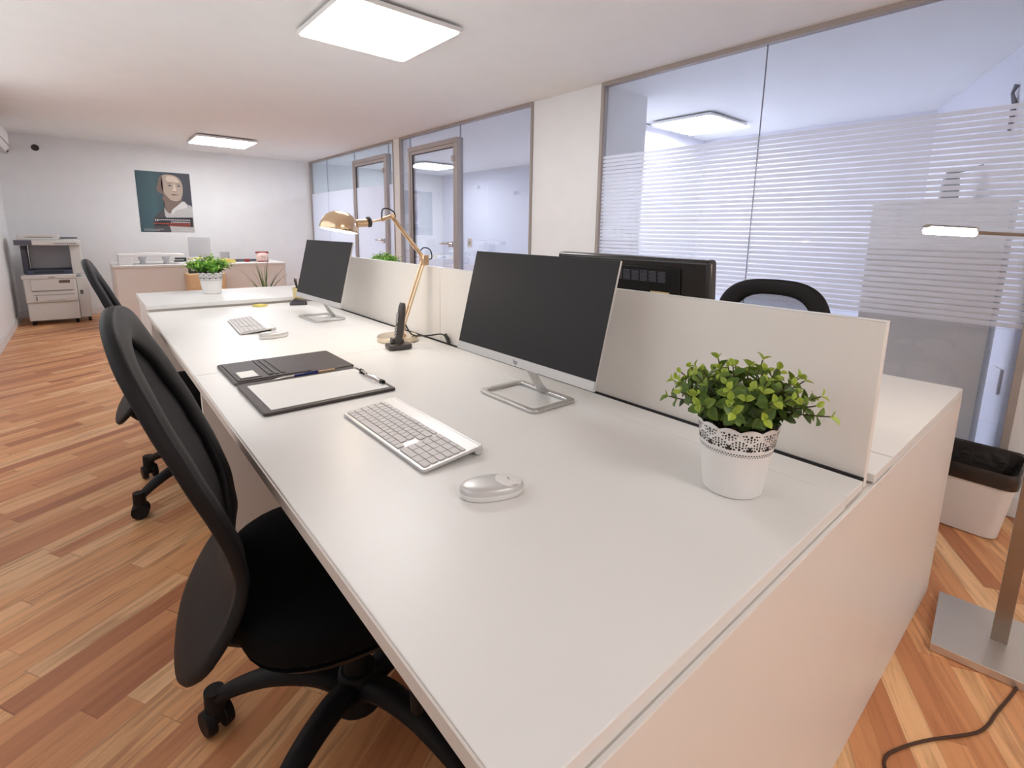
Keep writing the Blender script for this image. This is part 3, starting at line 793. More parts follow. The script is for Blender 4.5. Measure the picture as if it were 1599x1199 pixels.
def make_plant(label, loc, seed=1, lm='leaf', H=.14, RB=.053, RT=.072, nst=60, group='white lace-rimmed pots with leafy plants'):
    rnd = random.Random(seed)
    t = thing('potted_plant', label, 'potted plant', loc, 0, group)
    pot = bmn(); n = 96
    rr = lambda z: RB+(RT-RB)*(z/H)**1.1
    def outer(z): return rr(z)
    prof = [(RB*.93, .0005), (RB, .004)]+[(outer(H*k/10), H*k/10) for k in range(1, 10)]
    prev = None; first = None
    rows = []
    for r, z in prof: rows.append([(r, z)]*n)
    rim = []
    for i in range(n):
        a = 2*PI*i/n; ph = (a*12/(2*PI)) % 1; zz = H-.004+.006*abs(math.sin(ph*PI)); rim.append((outer(zz), zz))
    rows.append(rim); rows.append([(r-.0022, z-.0005) for r, z in rim]); rows.append([(outer(H*.6)-.0025, H*.6)]*n)
    for row in rows:
        A = [pot.verts.new((r*math.cos(2*PI*i/n), r*math.sin(2*PI*i/n), z)) for i, (r, z) in enumerate(row)]
        if prev: bridge(pot, prev, A)
        else: first = A
        prev = A
    pot.faces.new(first[::-1]); pot.faces.new(prev)
    po = obj('pot', pot, 'pot', t)
    hb = bmn()
    def dot(a, z, w, h, k=10, rot=0.):
        r = outer(z)+.0005; c = []
        for i in range(k):
            q = 2*PI*i/k; du = 1.28*w*math.cos(q); dv = 1.28*h*math.sin(q)
            du, dv = du*math.cos(rot)-dv*math.sin(rot), du*math.sin(rot)+dv*math.cos(rot)
            aa = a+du/r; zz = z+dv; c.append(hb.verts.new(((outer(zz)+.0005)*math.cos(aa), (outer(zz)+.0005)*math.sin(aa), zz)))
        hb.faces.new(c)
    zb = H*.67; F = 12
    for f in range(F):
        a0 = 2*PI*f/F; r0 = outer(zb); step = 2*PI/F
        # fan from the lower band, fan hanging from the rim between
        for (ac, zc, sg) in ((a0, zb+.006, 1), (a0+step/2, H-.006, -1)):
            dot(ac, zc+sg*.004, .0016, .0022)
            for rad, cnt, w in ((.009, 5, .0013), (.0135, 7, .0010), (.0175, 9, .0012)):
                for k in range(cnt):
                    th = PI*(k+.5)/cnt
                    da = math.cos(th)*rad*.95; dz = sg*math.sin(th)*rad*1.05
                    if sg < 0 and rad > .014: continue
                    dot(ac+da/r0, zc+dz, w, w*1.35, 8, th-PI/2 if sg > 0 else PI/2-th)
        for k in range(7):
            dot(a0+step*(k+.5)/7, zb-.001, .0011, .0011, 6); dot(a0+step*k/7, zb-.0045, .0009, .0009, 6)
        dot(a0+step/2, zb+.011, .0022, .0034, 10); dot(a0+step/2-.055, zb+.009, .0015, .0026, 8, .4); dot(a0+step/2+.055, zb+.009, .0015, .0026, 8, -.4)
    obj('lace_openings', hb, 'hole', po, smooth=False)
    sb = bmn(); so = [sb.verts.new(((outer(H*.86)-.004)*math.cos(2*PI*i/32), (outer(H*.86)-.004)*math.sin(2*PI*i/32), H*.86+rnd.uniform(-.001, .002))) for i in range(32)]
    c = sb.verts.new((0, 0, H*.93))
    for i in range(32): sb.faces.new((so[i], so[(i+1) % 32], c))
    obj('soil', sb, 'soil', t)
    lb = bmn(); lay = lb.verts.layers.float.new('tone'); st = bmn()
    for s in range(nst):
        a = 2*PI*(s*.381966)+rnd.uniform(-.25, .25); f = math.sqrt((s+.5)/nst)
        tilt = .08+1.2*f**1.15+rnd.uniform(-.1, .1)
        Ls = (.118-.012*f)*rnd.uniform(.82, 1.14)+(.018 if f > .8 else 0)*rnd.random()
        d0 = Vector((math.cos(a)*math.sin(tilt*.55), math.sin(a)*math.sin(tilt*.55), math.cos(tilt*.55)))
        d1 = Vector((math.cos(a)*math.sin(tilt), math.sin(a)*math.sin(tilt), math.cos(tilt)))
        b = Vector((math.cos(a)*RT*.62*f, math.sin(a)*RT*.62*f, H*.9))
        pts = [b, b+d0*Ls*.45, b+d0*Ls*.45+d1*Ls*.55]
        pts = curve(pts, 4); tube(st, pts, [.0013]*(len(pts)), 5)
        k = len(pts); nodes_ = 6
        for q in range(nodes_):
            fr = .28+.72*q/(nodes_-1); p = pts[min(k-1, int(fr*(k-1)))].lerp(pts[min(k-1, int(fr*(k-1))+1)], (fr*(k-1)) % 1)
            dd = (pts[min(k-1, int(fr*(k-1))+1)]-pts[min(k-2, int(fr*(k-1)))]).normalized()
            sd = dd.cross(Vector((0, 0, 1))).normalized(); sd = Quaternion(dd, (q % 2)*PI/2+rnd.uniform(-.3, .3)+s) @ sd
            last = q == nodes_-1
            for sg in (-1, 1):
                size = (.026 if not last else .017)*rnd.uniform(.8, 1.15)
                dv = (sd*sg+dd*(.55 if not last else 1.2)).normalized()
                up = (dd-dv*dd.dot(dv)).normalized()
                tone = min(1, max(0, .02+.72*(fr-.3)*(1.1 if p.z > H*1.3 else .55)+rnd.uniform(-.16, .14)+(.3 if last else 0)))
                leaf(lb, lay, p, dv, up, size, size*.72, tone)
    obj('stems', st, 'stem', t)
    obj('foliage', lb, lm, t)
    return t
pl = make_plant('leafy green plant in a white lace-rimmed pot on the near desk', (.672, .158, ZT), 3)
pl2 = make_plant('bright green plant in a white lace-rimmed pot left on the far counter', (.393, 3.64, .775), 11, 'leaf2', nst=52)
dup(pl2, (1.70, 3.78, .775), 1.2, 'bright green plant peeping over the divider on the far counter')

def spiky(name, label, loc, H, RP, nL, Ll, seed, m='leafd', tiltmax=1.5, wid=.014, potm='pot'):
    rnd = random.Random(seed); t = thing(name, label, 'potted plant', loc)
    obj('pot', lathe(bmn(), [(RP*.75, .001), (RP*.8, .004), (RP, H), (RP*.94, H), (RP*.9, H*.9)], 28, capb=True, capt=True), potm, t)
    lb = bmn(); lay = lb.verts.layers.float.new('tone')
    for k in range(nL):
        a = 2*PI*k*.381966+rnd.uniform(-.2, .2); tl = .12+tiltmax*(k/nL); L = Ll*rnd.uniform(.8, 1.15)
        p = Vector((0, 0, H*.9)); h = Vector((math.cos(a), math.sin(a), 0)); s = Vector((-h.y, h.x, 0)); prev = None
        an = tl*.35; n = 10; tone = rnd.uniform(0, .9)
        for i in range(n+1):
            f = i/n; w = wid*(1-f)**.7*(.6+.8*min(1, f*4))*.5
            A = lb.verts.new(p+s*w); B = lb.verts.new(p-s*w); A[lay] = tone; B[lay] = tone
            if prev: lb.faces.new((prev[0], prev[1], B, A))
            prev = (A, B); an += tl*1.25/n
            p = p+(h*math.sin(an)+Vector((0, 0, math.cos(an))))*(L/n)
    obj('leaves', lb, m, t); return t
spiky('potted_plant', 'spider plant with long arching leaves behind the far counter', (.86, 4.22, 0), .66, .10, 48, .36, 5, wid=.011, tiltmax=2.1)
spiky('potted_plant', 'small plant with dark claw-like leaf tips behind the near monitor', (1.62, 1.82+.05, ZT), .12, .045, 9, .26, 9, m='leafd', tiltmax=.9, wid=.012)

# ------------------------------------------------------------------ brass desk lamp
t = thing('desk_lamp', 'lit brass desk lamp with jointed arm and domed shade', 'desk lamp', (.775, 1.735, ZT))
obj('base', lathe(bmn(), [(.0865, .001), (.088, .004), (.088, .018), (.084, .0225), (.0, .0178)][:4], 48, capb=True, capt=True), 'brassd', t, bev=.001)
J0 = Vector((.012, -.02, .055)); J1 = Vector((.117, -.035, .357)); J2 = Vector((-.03, -.035, .532)); J3 = Vector((-.075, -.035, .515)); J4 = Vector((-.172, -.035, .497))
bm = bmn(); cyl(bm, (J0.x, J0.y, .017), (J0.x, J0.y, .03), .016); cyl(bm, (J0.x, J0.y, .03), (J0.x, J0.y, .055), .009)
obj('pivot', bm, 'brass', t)
def rods(name, a, b, w, r):
    bm = bmn(); off = Vector((0, w, 0)); d = (b-a).normalized(); up = Vector((-d.z, 0, d.x)).normalized()*.0075
    for sg in (-1, 1): tube(bm, [a+off*sg, b+off*sg], r, 10)
    tube(bm, [a+up, b+up], r*.8, 8)
    for p in (a, b): cyl(bm, p-off*1.5, p+off*1.5, r*1.9, n=14)
    o = obj(name, bm, 'brass', t); return o
la = rods('lower_arm', J0, J1, .0115, .0052); rods('upper_arm', J1, J2, .008, .0042)
sp = bmn(); d = (J1-J0)
pts = [J0+d*.12+d*.0]; NN = 90
pts = [J0+d*(.10+.22*i/NN)+Vector((.0052*math.cos(i*1.1), -.0+.0052*math.sin(i*1.1), 0)) for i in range(NN+1)]
obj('spring', tube(sp, pts, .0012, 5), 'brassd', la)
obj('elbow', box(bmn(), J1.x-.015, J1.x+.015, J1.y-.018, J1.y+.018, J1.z-.032, J1.z+.014), 'brass', t, bev=.004)
bm = bmn(); tube(bm, [J2, J3], [.006, .009], 12); tube(bm, [J3, J3+(J4-J3)*.45], [.005, .004], 12)
tube(bm, [J3+(J4-J3)*.45, J4+Vector((.03, 0, .004))], [.010, .011], 14)
obj('head_arm', bm, 'brass', t)
kn = bmn(); cyl(kn, J3+(J4-J3)*.52, J3+(J4-J3)*.60, .021, n=24); obj('knob', kn, 'dark', t)
# shade: dome opening down, tilted
hm = Matrix.Translation(J4+Vector((-.078, 0, -.018))) @ Matrix.Rotation(R(10), 4, 'Y')
dome = [(.0705, -.010), (.0715, -.006), (.0715, .0)]+[(.0715*math.cos(a), .066*math.sin(a)) for a in [R(x) for x in (12, 25, 38, 50, 62, 74, 84)]]
bm = bmn(); lathe(bm, dome, 40, capt=True); bm.transform(hm); sh = obj('shade', bm, 'brass', t)
bm = bmn(); lathe(bm, [(r-.003, z-.001) for r, z in dome], 40, capt=True); bm.transform(hm); obj('shade_inside', bm, 'shadein', sh)
bm = bmn(); lathe(bm, [(.004, -.006)]+[(.030*math.cos(R(x)), .022+.028*math.sin(R(x))) for x in range(-70, 71, 20)]+[(.01, .055)], 20, capb=True, capt=True); bm.transform(hm); obj('bulb', bm, 'bulb', sh)
obj('socket', tube(bmn(), [J4+Vector((.035, 0, .004)), J4+Vector((-.012, 0, .0))], .0155, 18), 'brass', t, bev=.002)
bm = bmn(); tube(bm, curve([J3+Vector((.0, 0, .0)), J3+Vector((.005, 0, .04)), J2+Vector((-.015, 0, .028)), J2+Vector((.012, 0, .012)), J2+Vector((.014, 0, -.02))], 6), .003, 8)
obj('arm_cable', bm, 'cord', t); bm = bmn()
tube(bm, curve([J1+Vector((-.02, 0, .03)), J1+Vector((.0, 0, .045)), J1+Vector((.03, 0, .035)), J1+Vector((.038, 0, .0)), J1+Vector((.012, 0, -.008))], 6), .003, 8)
obj('arm_cable', bm, 'cord', t)
bm = bmn(); tube(bm, curve([(J0.x+.006, J0.y-.01, .08), (J0.x+.02, J0.y-.03, .04), (.052, -.06, .0235), (.09, -.11, .028), (.118, -.165, .04), (.128, -.19, .03)], 8), .0032, 8)
co = obj('power_cable', bm, 'cord', t)
obj('plug', tube(bmn(), [(.124, -.187, .043), (.130, -.203, .02), (.131, -.21, .002)], [.007, .009, .007], 8), 'cord', co)

# cordless phone in cradle
t = thing('cordless_phone', 'dark grey cordless phone standing in its cradle by the lamp', 'phone', (.70, 1.585, ZT), R(-8))
obj('cradle', prism(bmn(), rrect(-.046, .05, -.036, .036, .014), .001, .022), 'phone', t, bev=.006, seg=3)
mxp = Matrix.Translation((.0, 0, .02)) @ Matrix.Rotation(R(8), 4, 'Y')
bm = bmn(); prism(bm, rrect(-.026, .026, -.0, .036, .008), .0, .02, mxp); obj('cradle_back', bm, 'phone', t, bev=.004)
bm = bmn(); prev = None
for z, w, dd in ((.0, .019, .011), (.03, .022, .012), (.08, .024, .0125), (.12, .023, .012), (.155, .021, .010), (.168, .016, .007)):
    row = [bm.verts.new(mxp @ Vector((dd*1.3*math.cos(2*PI*k/20), .0+w*math.sin(2*PI*k/20), z))) for k in range(20)]
    if prev: bridge(bm, prev, row)
    else: bm.faces.new(row[::-1])
    prev = row
bm.faces.new(prev); hs = obj('handset', bm, 'phone', t)
obj('display', box(bmn(), -.0168, -.0155, -.013, .013, .085, .125, mxp), 'phonelt', hs, bev=.001)
bm = bmn()
for i in range(4):
    for j in range(3): box(bm, -.0168, -.0152, -.013+j*.0095, -.006+j*.0095, .03+i*.012, .038+i*.012, mxp)
obj('keypad', bm, 'phonelt', hs)

# sticky notes, pen cup, organiser
t = thing('sticky_note_pad', 'small yellow sticky note pad on the farther left desk', 'notepad', (.578, 3.055, ZT), .5)
t.location = (.552, 3.10, ZT)
obj('pad', box(bmn(), -.03, .03, -.03, .03, .0005, .010), 'yellow', t, bev=.001)
obj('top_sheet', box(bmn(), -.03, .03, -.03, .03, .0102, .0108), 'yellow', t)
t = thing('pen_cup', 'tan cup of pens beside the farther monitor', 'pen cup', (.785, 3.12, ZT))
obj('cup', lathe(bmn(), [(.028, .001), (.029, .004), (.034, .10), (.0315, .10), (.027, .012)], 24, capb=True, capt=True), 'pyellow', t)
for i, (ax, ay, m, h) in enumerate(((-.2, .1, 'cord', .16), (-.3, -.1, 'cord', .15), (.1, -.15, 'wood', .16), (-.05, .2, 'pr_gr', .155))):
    obj('pencil' if m == 'wood' else 'pen', tube(bmn(), [(-ax*.05, -ay*.05, .013), (-ax*.05+ax*h*.8, -ay*.05+ay*h*.8, h)], .004, 8), m, t)
t = thing('desk_organiser', 'dark grey wedge-shaped desk organiser below the farther monitor', 'organiser', (.762, 3.045, ZT), R(-20))
bm = bmn(); prism(bm, [(-.05, 0.001), (.05, .001), (.046, .03), (-.02, .042), (-.048, .018)], -.03, .03, basis((1, 0, 0), (0, 0, 1), (0, -1, 0), (0, 0, 0)))
obj('body', bm, 'phone', t, bev=.003)
bm = bmn()
for k in range(7): box(bm, -.04+k*.012, -.035+k*.012, -.0312, -.0302, .006, .024)
obj('ribs', bm, 'pr_gr', t)

# ------------------------------------------------------------------ back desk and its things
t = thing('back_desk', 'white desk with a beige front standing before the poster wall', 'desk', (0, 7.3, 0))
obj('tabletop', box(bmn(), 0, 1.9, 0, .8, .715, .74), 'lam', t, bev=.002)
obj('front_panel', box(bmn(), .02, 1.88, .03, .05, .0, .714), 'back', t, bev=.001)
for x in (0, 1.875): obj('side_panel', box(bmn(), x, x+.025, .02 if False else .052, .79, 0, .714), 'panel', t, bev=.001)
for x, z in ((1.12, .46),): obj('cable_grommet', cyl(bmn(), (x, .0295, z), (x, .022, z), .014), 'pr_gr', t)
t = thing('wooden_cabinet', 'low orange wooden cabinet in front of the back desk behind the pot', 'cabinet', (.89, 7.14, 0))
obj('carcass', box(bmn(), -.2, .2, -.13, .15, .03, .64), 'wood', t, bev=.003)
dd = obj('door', box(bmn(), -.19, .19, -.146, -.131, .04, .63), 'wood', t, bev=.002)
obj('knob', cyl(bmn(), (-.165, -.147, .45), (-.165, -.17, .45), .014), 'wood', dd)
obj('plinth', box(bmn(), -.18, .18, -.11, .13, 0, .03), 'wood', t)
t = thing('telephone', 'black and silver telephone behind the pot on the far counter', 'phone', (.78, 7.16, .6405))
obj('body', prism(bmn(), rrect(-.06, .05, -.03, .03, .01), 0, .13), 'cord', t, bev=.004)
obj('keypad', box(bmn(), -.035, .035, -.033, -.0305, .03, .11), 'silverp', t)

t = thing('shelf_riser', 'white shelf riser with stubby legs at the left of the back desk', 'riser', (.40, 7.62, .74))
obj('shelf', box(bmn(), -.33, .33, -.14, .16, .095, .125), 'whitep', t, bev=.004)
obj('side', box(bmn(), -.33, -.20, -.16, .16, .0005, .0945), 'whitep', t, bev=.004)
for x in (-.10, .14):
    bm = bmn(); cyl(bm, (x, -.1, .0005), (x, -.1, .03), .03, .03); cyl(bm, (x, -.1, .03), (x, -.1, .0945), .022, .045)
    obj('leg', bm, 'lightgrey', t)
obj('tray_lip', box(bmn(), -.15, .12, -.05, .12, .1255, .137), 'whitep', t, bev=.003)
def mag(label, x, y, z, w, d, h, rz, m, m2):
    t = thing('magazine', label, 'magazine', (x, y, z), rz)
    bm = bmn(); prev = None
    for i in range(9):
        f = i/8; X = -w/2+w*f; lift = .012*math.sin(f*PI)**2
        row = [bm.verts.new(c) for c in ((X, -d/2, .0005+lift*.5), (X, d/2, .0005+lift*.5), (X, d/2, h+lift), (X, -d/2, h+lift))]
        if prev: bridge(bm, prev, row)
        else: bm.faces.new(row[::-1])
        prev = row
    bm.faces.new(prev); obj('pages', bm, m, t)
    obj('cover_stripe', box(bmn(), -w*.3, w*.25, -d/2-.0012, -d/2-.0004, .003, h), m2, t)
mag('folded white newspaper with yellow print at the left of the pile', .66+.19, 7.5, .74, .16, .16, .035, .1, 'paper', 'yellow')
mag('folded paper with dark stripe in the middle of the pile', .86+.17, 7.52, .74, .17, .16, .03, -.1, 'paper', 'pr_gr')
mag('yellow and white magazine beside the leafy pot', .8+.42, 7.5, .74, .16, .14, .04, .0, 'yellow', 'yellow')
mag('loose white magazine lying across the back of the pile', .95, 7.72, .74, .26, .18, .05, .2, 'pyellow', 'paper')
t = thing('stapler', 'small black stapler behind the magazines on the back desk', 'stapler', (.74, 7.95, .74))
obj('base', box(bmn(), -.07, .07, -.02, .02, .0005, .02), 'cord', t, bev=.004); obj('arm', box(bmn(), -.06, .07, -.018, .018, .03, .055), 'cord', t, bev=.008)
obj('hinge', box(bmn(), .045, .068, -.015, .015, .02, .03), 'cord', t)
t = thing('monitor', 'silver monitor seen from behind on the back desk', 'monitor', (.97, 7.93, .74), R(-22))
obj('panel', box(bmn(), -.13, .13, -.01, .012, .065, .33), 'lightgrey', t, bev=.004)
obj('side_trim', box(bmn(), -.145, -.1305, -.012, .014, .06, .335), 'whitep', t, bev=.003)
obj('neck', box(bmn(), -.02, .02, -.0, .02, .01, .064), 'silverp', t); obj('base', prism(bmn(), rrect(-.09, .09, -.06, .07, .02), .0005, .01), 'silverp', t)
t = thing('clear_box', 'clear box with orange contents on the back desk', 'box', (1.21, 7.62, .74))
obj('walls', frame_ring(bmn(), rrect(-.05, .05, -.05, .05, .006), rrect(-.047, .047, -.047, .047, .004), .0005, .14), 'clear', t)
obj('contents', box(bmn(), -.045, .045, -.045, .045, .001, .05), 'wood', t, bev=.008)
t = thing('black_keyboard', 'flat black keyboard at the right of the back desk', 'keyboard', (1.48, 7.72, .74))
obj('case', box(bmn(), -.18, .18, -.07, .07, .0005, .025), 'pr_gr', t, bev=.004)
bm = bmn()
for i in range(16):
    for j in range(4): box(bm, -.17+i*.0213, -.152+i*.0213, -.06+j*.031, -.036+j*.031, .0252, .031)
obj('keys', bm, 'cord', t)
t = thing('red_box', 'tiny red box before the black keyboard', 'box', (1.475, 7.6, .74))
obj('body', box(bmn(), -.03, .03, -.02, .02, .0005, .035), 'red', t, bev=.006); obj('lid', box(bmn(), -.031, .031, -.021, .021, .0355, .042), 'red', t, bev=.003)
t = thing('snack_bag', 'red and white crimped snack bag at the right of the back desk', 'bag', (1.66, 7.55, .74))
bm = bmn(); prev = None
for z, w, d in ((.0005, .07, .01), (.012, .078, .03), (.05, .08, .045), (.09, .076, .04), (.115, .073, .012), (.135, .08, .003)):
    row = [bm.verts.new((w*math.cos(2*PI*k/24), d*math.sin(2*PI*k/24), z)) for k in range(24)]
    if prev: bridge(bm, prev, row)
    else: bm.faces.new(row[::-1])
    prev = row
bm.faces.new(prev); obj('pouch', bm, 'pinkbag', t)
obj('crimped_top', box(bmn(), -.085, .085, -.006, .006, .118, .142), 'red', t, bev=.002); obj('crimped_base', box(bmn(), -.074, .074, -.034, -.026, .001, .016), 'red', t, bev=.003)

# ------------------------------------------------------------------ printer
t = thing('office_printer', 'tall off-white multifunction printer on castors in the far corner', 'printer', (-.56, 8.32, 0))
def pb(name, x0, x1, y0, y1, z0, z1, m, p=t, b=.008): return obj(name, box(bmn(), x0, x1, y0, y1, z0, z1), m, p, bev=b)
pb('cabinet_base', -.245, .215, -.25, .25, .055, .27, 'pr_lt')
pb('lower_body', -.255, .215, -.26, .25, .272, .60, 'pr_lt', b=.012)
pb('side_module', .217, .33, -.17, .24, .055, .56, 'pr_lt')
pb('output_tray', -.215, .19, -.24, .2, .602, .655, 'pr_bl')
pb('tray_slot', -.15, .12, -.242, -.238, .628, .65, 'cord', b=0)
pb('body_lip', -.265, .222, -.268, -.245, .555, .61, 'pr_lt', b=.01)
pb('column', .192, .30, -.15, .24, .602, .955, 'pr_lt')
pb('column', -.255, -.2, .05, .2, .602, .955, 'pr_gr')
pb('rear_panel', -.19, .19, .17, .22, .656, .955, 'lightgrey')
sc_ = pb('scanner', -.275, .30, -.27, .25, .957, 1.02, 'pr_lt')
pb('scanner_end', -.28, -.13, -.276, -.2715, .96, 1.018, 'pr_gr', sc_, .001)
cp = pb('control_panel', -.125, .303, -.296, -.272, .963, 1.005, 'pr_lt', sc_, .004)
bm = bmn()
for k in range(11): box(bm, .07+k*.018, .081+k*.018, -.2975, -.2962, .975, .987)
obj('buttons', bm, 'pr_gr', cp)
ad = bmn(); box(ad, -.25, .11, -.22, .2, 1.021, 1.085); box(ad, .11, .29, -.22, .2, 1.021, 1.035)
ob = obj('document_feeder', ad, 'pr_lt', sc_, bev=.01)
pb('feeder_slot', -.18, .06, -.2218, -.2203, 1.05, 1.056, 'pr_sh', ob, 0)
pb('feeder_tray', .12, .28, -.19, .19, 1.036, 1.05, 'pr_gr', ob)
dr = pb('front_cover', -.19, .18, -.2665, -.261, .42, .545, 'pr_lt', b=.002)
pb('status_window', .06, .16, -.2685, -.267, .505, .54, 'pr_pan', dr, 0)
pb('logo_plate', -.03, .03, -.2715, -.2685, .575, .582, 'pr_sh', b=0)
pb('cover_seam', -.19, .18, -.2645, -.2605, .412, .418, 'pr_sh', b=0)
dw = pb('paper_drawer', -.18, .19, -.2665, -.261, .29, .36, 'pr_lt', b=.002)
pb('drawer_handle', -.07, .1, -.270, -.267, .296, .306, 'lightgrey', dw, 0)
pb('level_gauge', -.16, -.15, -.2685, -.2668, .3, .35, 'pr_sh', dw, 0)
pb('drawer_seam', -.18, .19, -.2645, -.2605, .364, .368, 'pr_sh', b=0)
pb('switch', .24, .27, -.173, -.1702, .35, .40, 'pr_sh', b=0)
for x, y in ((-.21, -.21), (.18, -.21), (-.21, .2), (.3, -.13), (.18, .2)):
    bm = bmn(); cyl(bm, (x-.016, y, .027), (x+.016, y, .027), .0265); box(bm, x-.012, x+.012, y-.012, y+.012, .03, .054); obj('castor', bm, 'black', t)

# ------------------------------------------------------------------ poster
px0, px1, pz0, pz1 = .412, 1.058, 1.122, 1.972
t = thing('poster', 'portrait poster of a bald man in a pale shirt on teal', 'poster', (px0, YF-.001, pz0))
W_, H_ = px1-px0, pz1-pz0
def poster_back():
    m, nt, out = nodes('poster_teal'); g = N(nt)
    tc = g.n('ShaderNodeTexCoord'); sp = g.n('ShaderNodeSeparateXYZ'); g.lk(tc.outputs['Object'], sp.inputs[0])
    c = g.ramp(g.math('DIVIDE', sp.outputs[0], W_), [(0, srgb(58, 84, 92)), (.3, srgb(64, 96, 102)), (.62, srgb(52, 62, 72)), (1, srgb(60, 60, 70))])
    p = g.n('ShaderNodeBsdfPrincipled'); g.lk(c, p.inputs['Base Color']); p.inputs['Roughness'].default_value = .5; g.lk(p.outputs[0], out.inputs[0]); return m
obj('sheet', box(bmn(), 0, W_, -.002, 0, 0, H_), poster_back(), t, smooth=False)
lay_i = [0]
def shape(name, pts, m, smooth_n=6, z=None, close=True):
    """flat printed area; pts in poster units 0..1 from the top left"""
    lay_i[0] += 1; y = -.0022-.0004*lay_i[0]
    P = [Vector((a*W_, 0, (1-b)*H_)) for a, b in pts]
    if smooth_n:
        Q = P[-1:]+P+P[:2]; o = []
        for i in range(1, len(Q)-2):
            a, b, c, d = Q[i-1:i+3]
            for k in range(smooth_n):
                s = k/smooth_n; o.append(.5*((2*b)+(c-a)*s+(2*a-5*b+4*c-d)*s*s+(3*b-a-3*c+d)*s**3))
        P = o
    bm = bmn(); vs = [bm.verts.new((max(.0005, min(W_-.0005, q.x)), y, max(.0005, min(H_-.0005, q.z)))) for q in P]
    f = bm.faces.new(vs); bmesh.ops.triangulate(bm, faces=[f]); 
    return obj(name, bm, m, t, smooth=False)
pm = lambda n, *c: mat('poster_'+n, srgb(*c), .55, var=.03, scale=30)
skin, skind, skinl = pm('skin', 186, 166, 150), pm('skin_shade', 124, 104, 94), pm('skin_light', 222, 204, 186)
shirt, shirtd, blk = pm('shirt', 190, 186, 184), pm('shirt_shade', 74, 72, 76), pm('dark', 46, 42, 46)
shape('shirt', [(.30, 1.0), (.30, .84), (.34, .72), (.44, .62), (.56, .54), (.70, .56), (.84, .47), (.90, .52), (1.02, .60), (1.02, 1.02), (.66, 1.02)], shirt)
shape('shirt_shadow', [(.28, 1.02), (.24, .84), (.30, .72), (.40, .65), (.46, .60), (.46, .70), (.50, .80), (.54, 1.02)], shirtd)
shape('neck', [(.46, .40), (.48, .52), (.47, .60), (.56, .68), (.70, .60), (.80, .50), (.78, .38)], skind)
shape('collar', [(.60, .63), (.74, .53), (.84, .47), (.90, .56), (.80, .60), (.70, .62), (.60, .70)], pm('collar', 214, 210, 208), 3)
shape('ear', [(.40, .24), (.37, .23), (.355, .28), (.38, .33), (.43, .35)], skind)
shape('head', [(.40, .16), (.43, .09), (.51, .045), (.62, .035), (.72, .05), (.80, .10), (.84, .18), (.845, .27), (.83, .36), (.79, .435), (.72, .47), (.63, .465), (.54, .42), (.45, .36), (.40, .29), (.385, .22)], skin)
shape('face_shadow', [(.40, .16), (.43, .09), (.48, .055), (.455, .15), (.45, .26), (.49, .35), (.58, .44), (.52, .41), (.45, .36), (.40, .29), (.385, .22)], skind)
shape('forehead_light', [(.58, .06), (.70, .065), (.77, .12), (.77, .16), (.68, .15), (.58, .15), (.54, .10)], skinl)
shape('eyebrow', [(.55, .185), (.61, .17), (.66, .183), (.61, .18)], skind); shape('eyebrow', [(.72, .185), (.77, .175), (.82, .19), (.77, .187)], skind)
shape('eye', [(.565, .215), (.605, .205), (.645, .218), (.605, .226)], blk); shape('eye', [(.735, .215), (.775, .207), (.812, .22), (.775, .227)], blk)
shape('nose', [(.675, .20), (.70, .20), (.72, .27), (.715, .30), (.67, .305), (.64, .29), (.665, .27)], skinl); shape('nose_shadow', [(.635, .30), (.67, .312), (.71, .306), (.675, .32)], skind)
shape('mouth', [(.61, .365), (.66, .355), (.71, .36), (.77, .352), (.71, .375), (.66, .378)], pm('mouth', 120, 84, 76))
shape('quote_band', [(.28, .76), (.985, .74), (.985, .905), (.28, .885)], blk, 0)
def strip_text(name, rows, m):
    lay_i[0] += 1; y = -.0022-.0004*lay_i[0]; bm = bmn(); rnd = random.Random(4)
    for x0, x1, v, h in rows:
        x = x0
        while x < x1:
            w = rnd.uniform(.02, .06); e = min(x1, x+w)
            box(bm, x*W_, e*W_, y-.0002, y, (1-v)*H_, (1-v+h)*H_); x = e+.008
    obj(name, bm, m, t, smooth=False)
wt = pm('print_white', 226, 222, 218)
strip_text('quote_text', [(.34, .93, .797, .012), (.56, .93, .833, .012)], wt)
strip_text('quote_text', [(.24, .93, .862, .012), (.5, .93, .893, .010)], 'orange')
strip_text('caption_text', [(.06, .42, .955, .006), (.06, .34, .972, .006), (.72, .95, .965, .008)], wt)
obj('quote_mark', text_bm('\u201c', .11, basis((1, 0, 0), (0, 0, 1), (0, -1, 0), (.30*W_, -.013, .17*H_)), .0002, .001), wt, t, smooth=False)

# ------------------------------------------------------------------ air conditioner and security cameras
t = thing('air_conditioner', 'white wall air conditioner high on the left wall', 'air conditioner', (XL, 7.45, 1.93))
bm = bmn(); prism(bm, [(0, .0), (.17, .0), (.215, .05), (.22, .2), (.19, .27), (0, .27)], -.85, 0, basis((1, 0, 0), (0, 0, 1), (0, 1, 0), (0, .0, 0)))
obj('body', bm, 'whitep', t, bev=.01)
obj('vent_flap', box(bmn(), .10, .20, -.8, -.05, -.004, -.0005), 'lightgrey', t)
obj('seam', box(bmn(), .2205, .2225, -.84, -.01, .07, .075), 'pr_sh', t)
def cam(label, loc, rz):
    t = thing('security_camera', label, 'camera', loc, rz)
    obj('mount', cyl(bmn(), (0, -.002, 0), (0, -.02, 0), .04), 'whitep', t, bev=.003)
    obj('arm', cyl(bmn(), (0, -.02, 0), (0, -.08, .005), .012), 'whitep', t)
    obj('body', cyl(bmn(), (-.0, -.07, .005), (.0, -.16, -.01), .036), 'whitep', t, bev=.006)
    obj('lens', cyl(bmn(), (.0, -.1605, -.01), (.0, -.20, -.018), .038), 'cord', t, bev=.006)
cam('small security camera with black lens on the far wall', (-.56, YF, 2.15), 0)
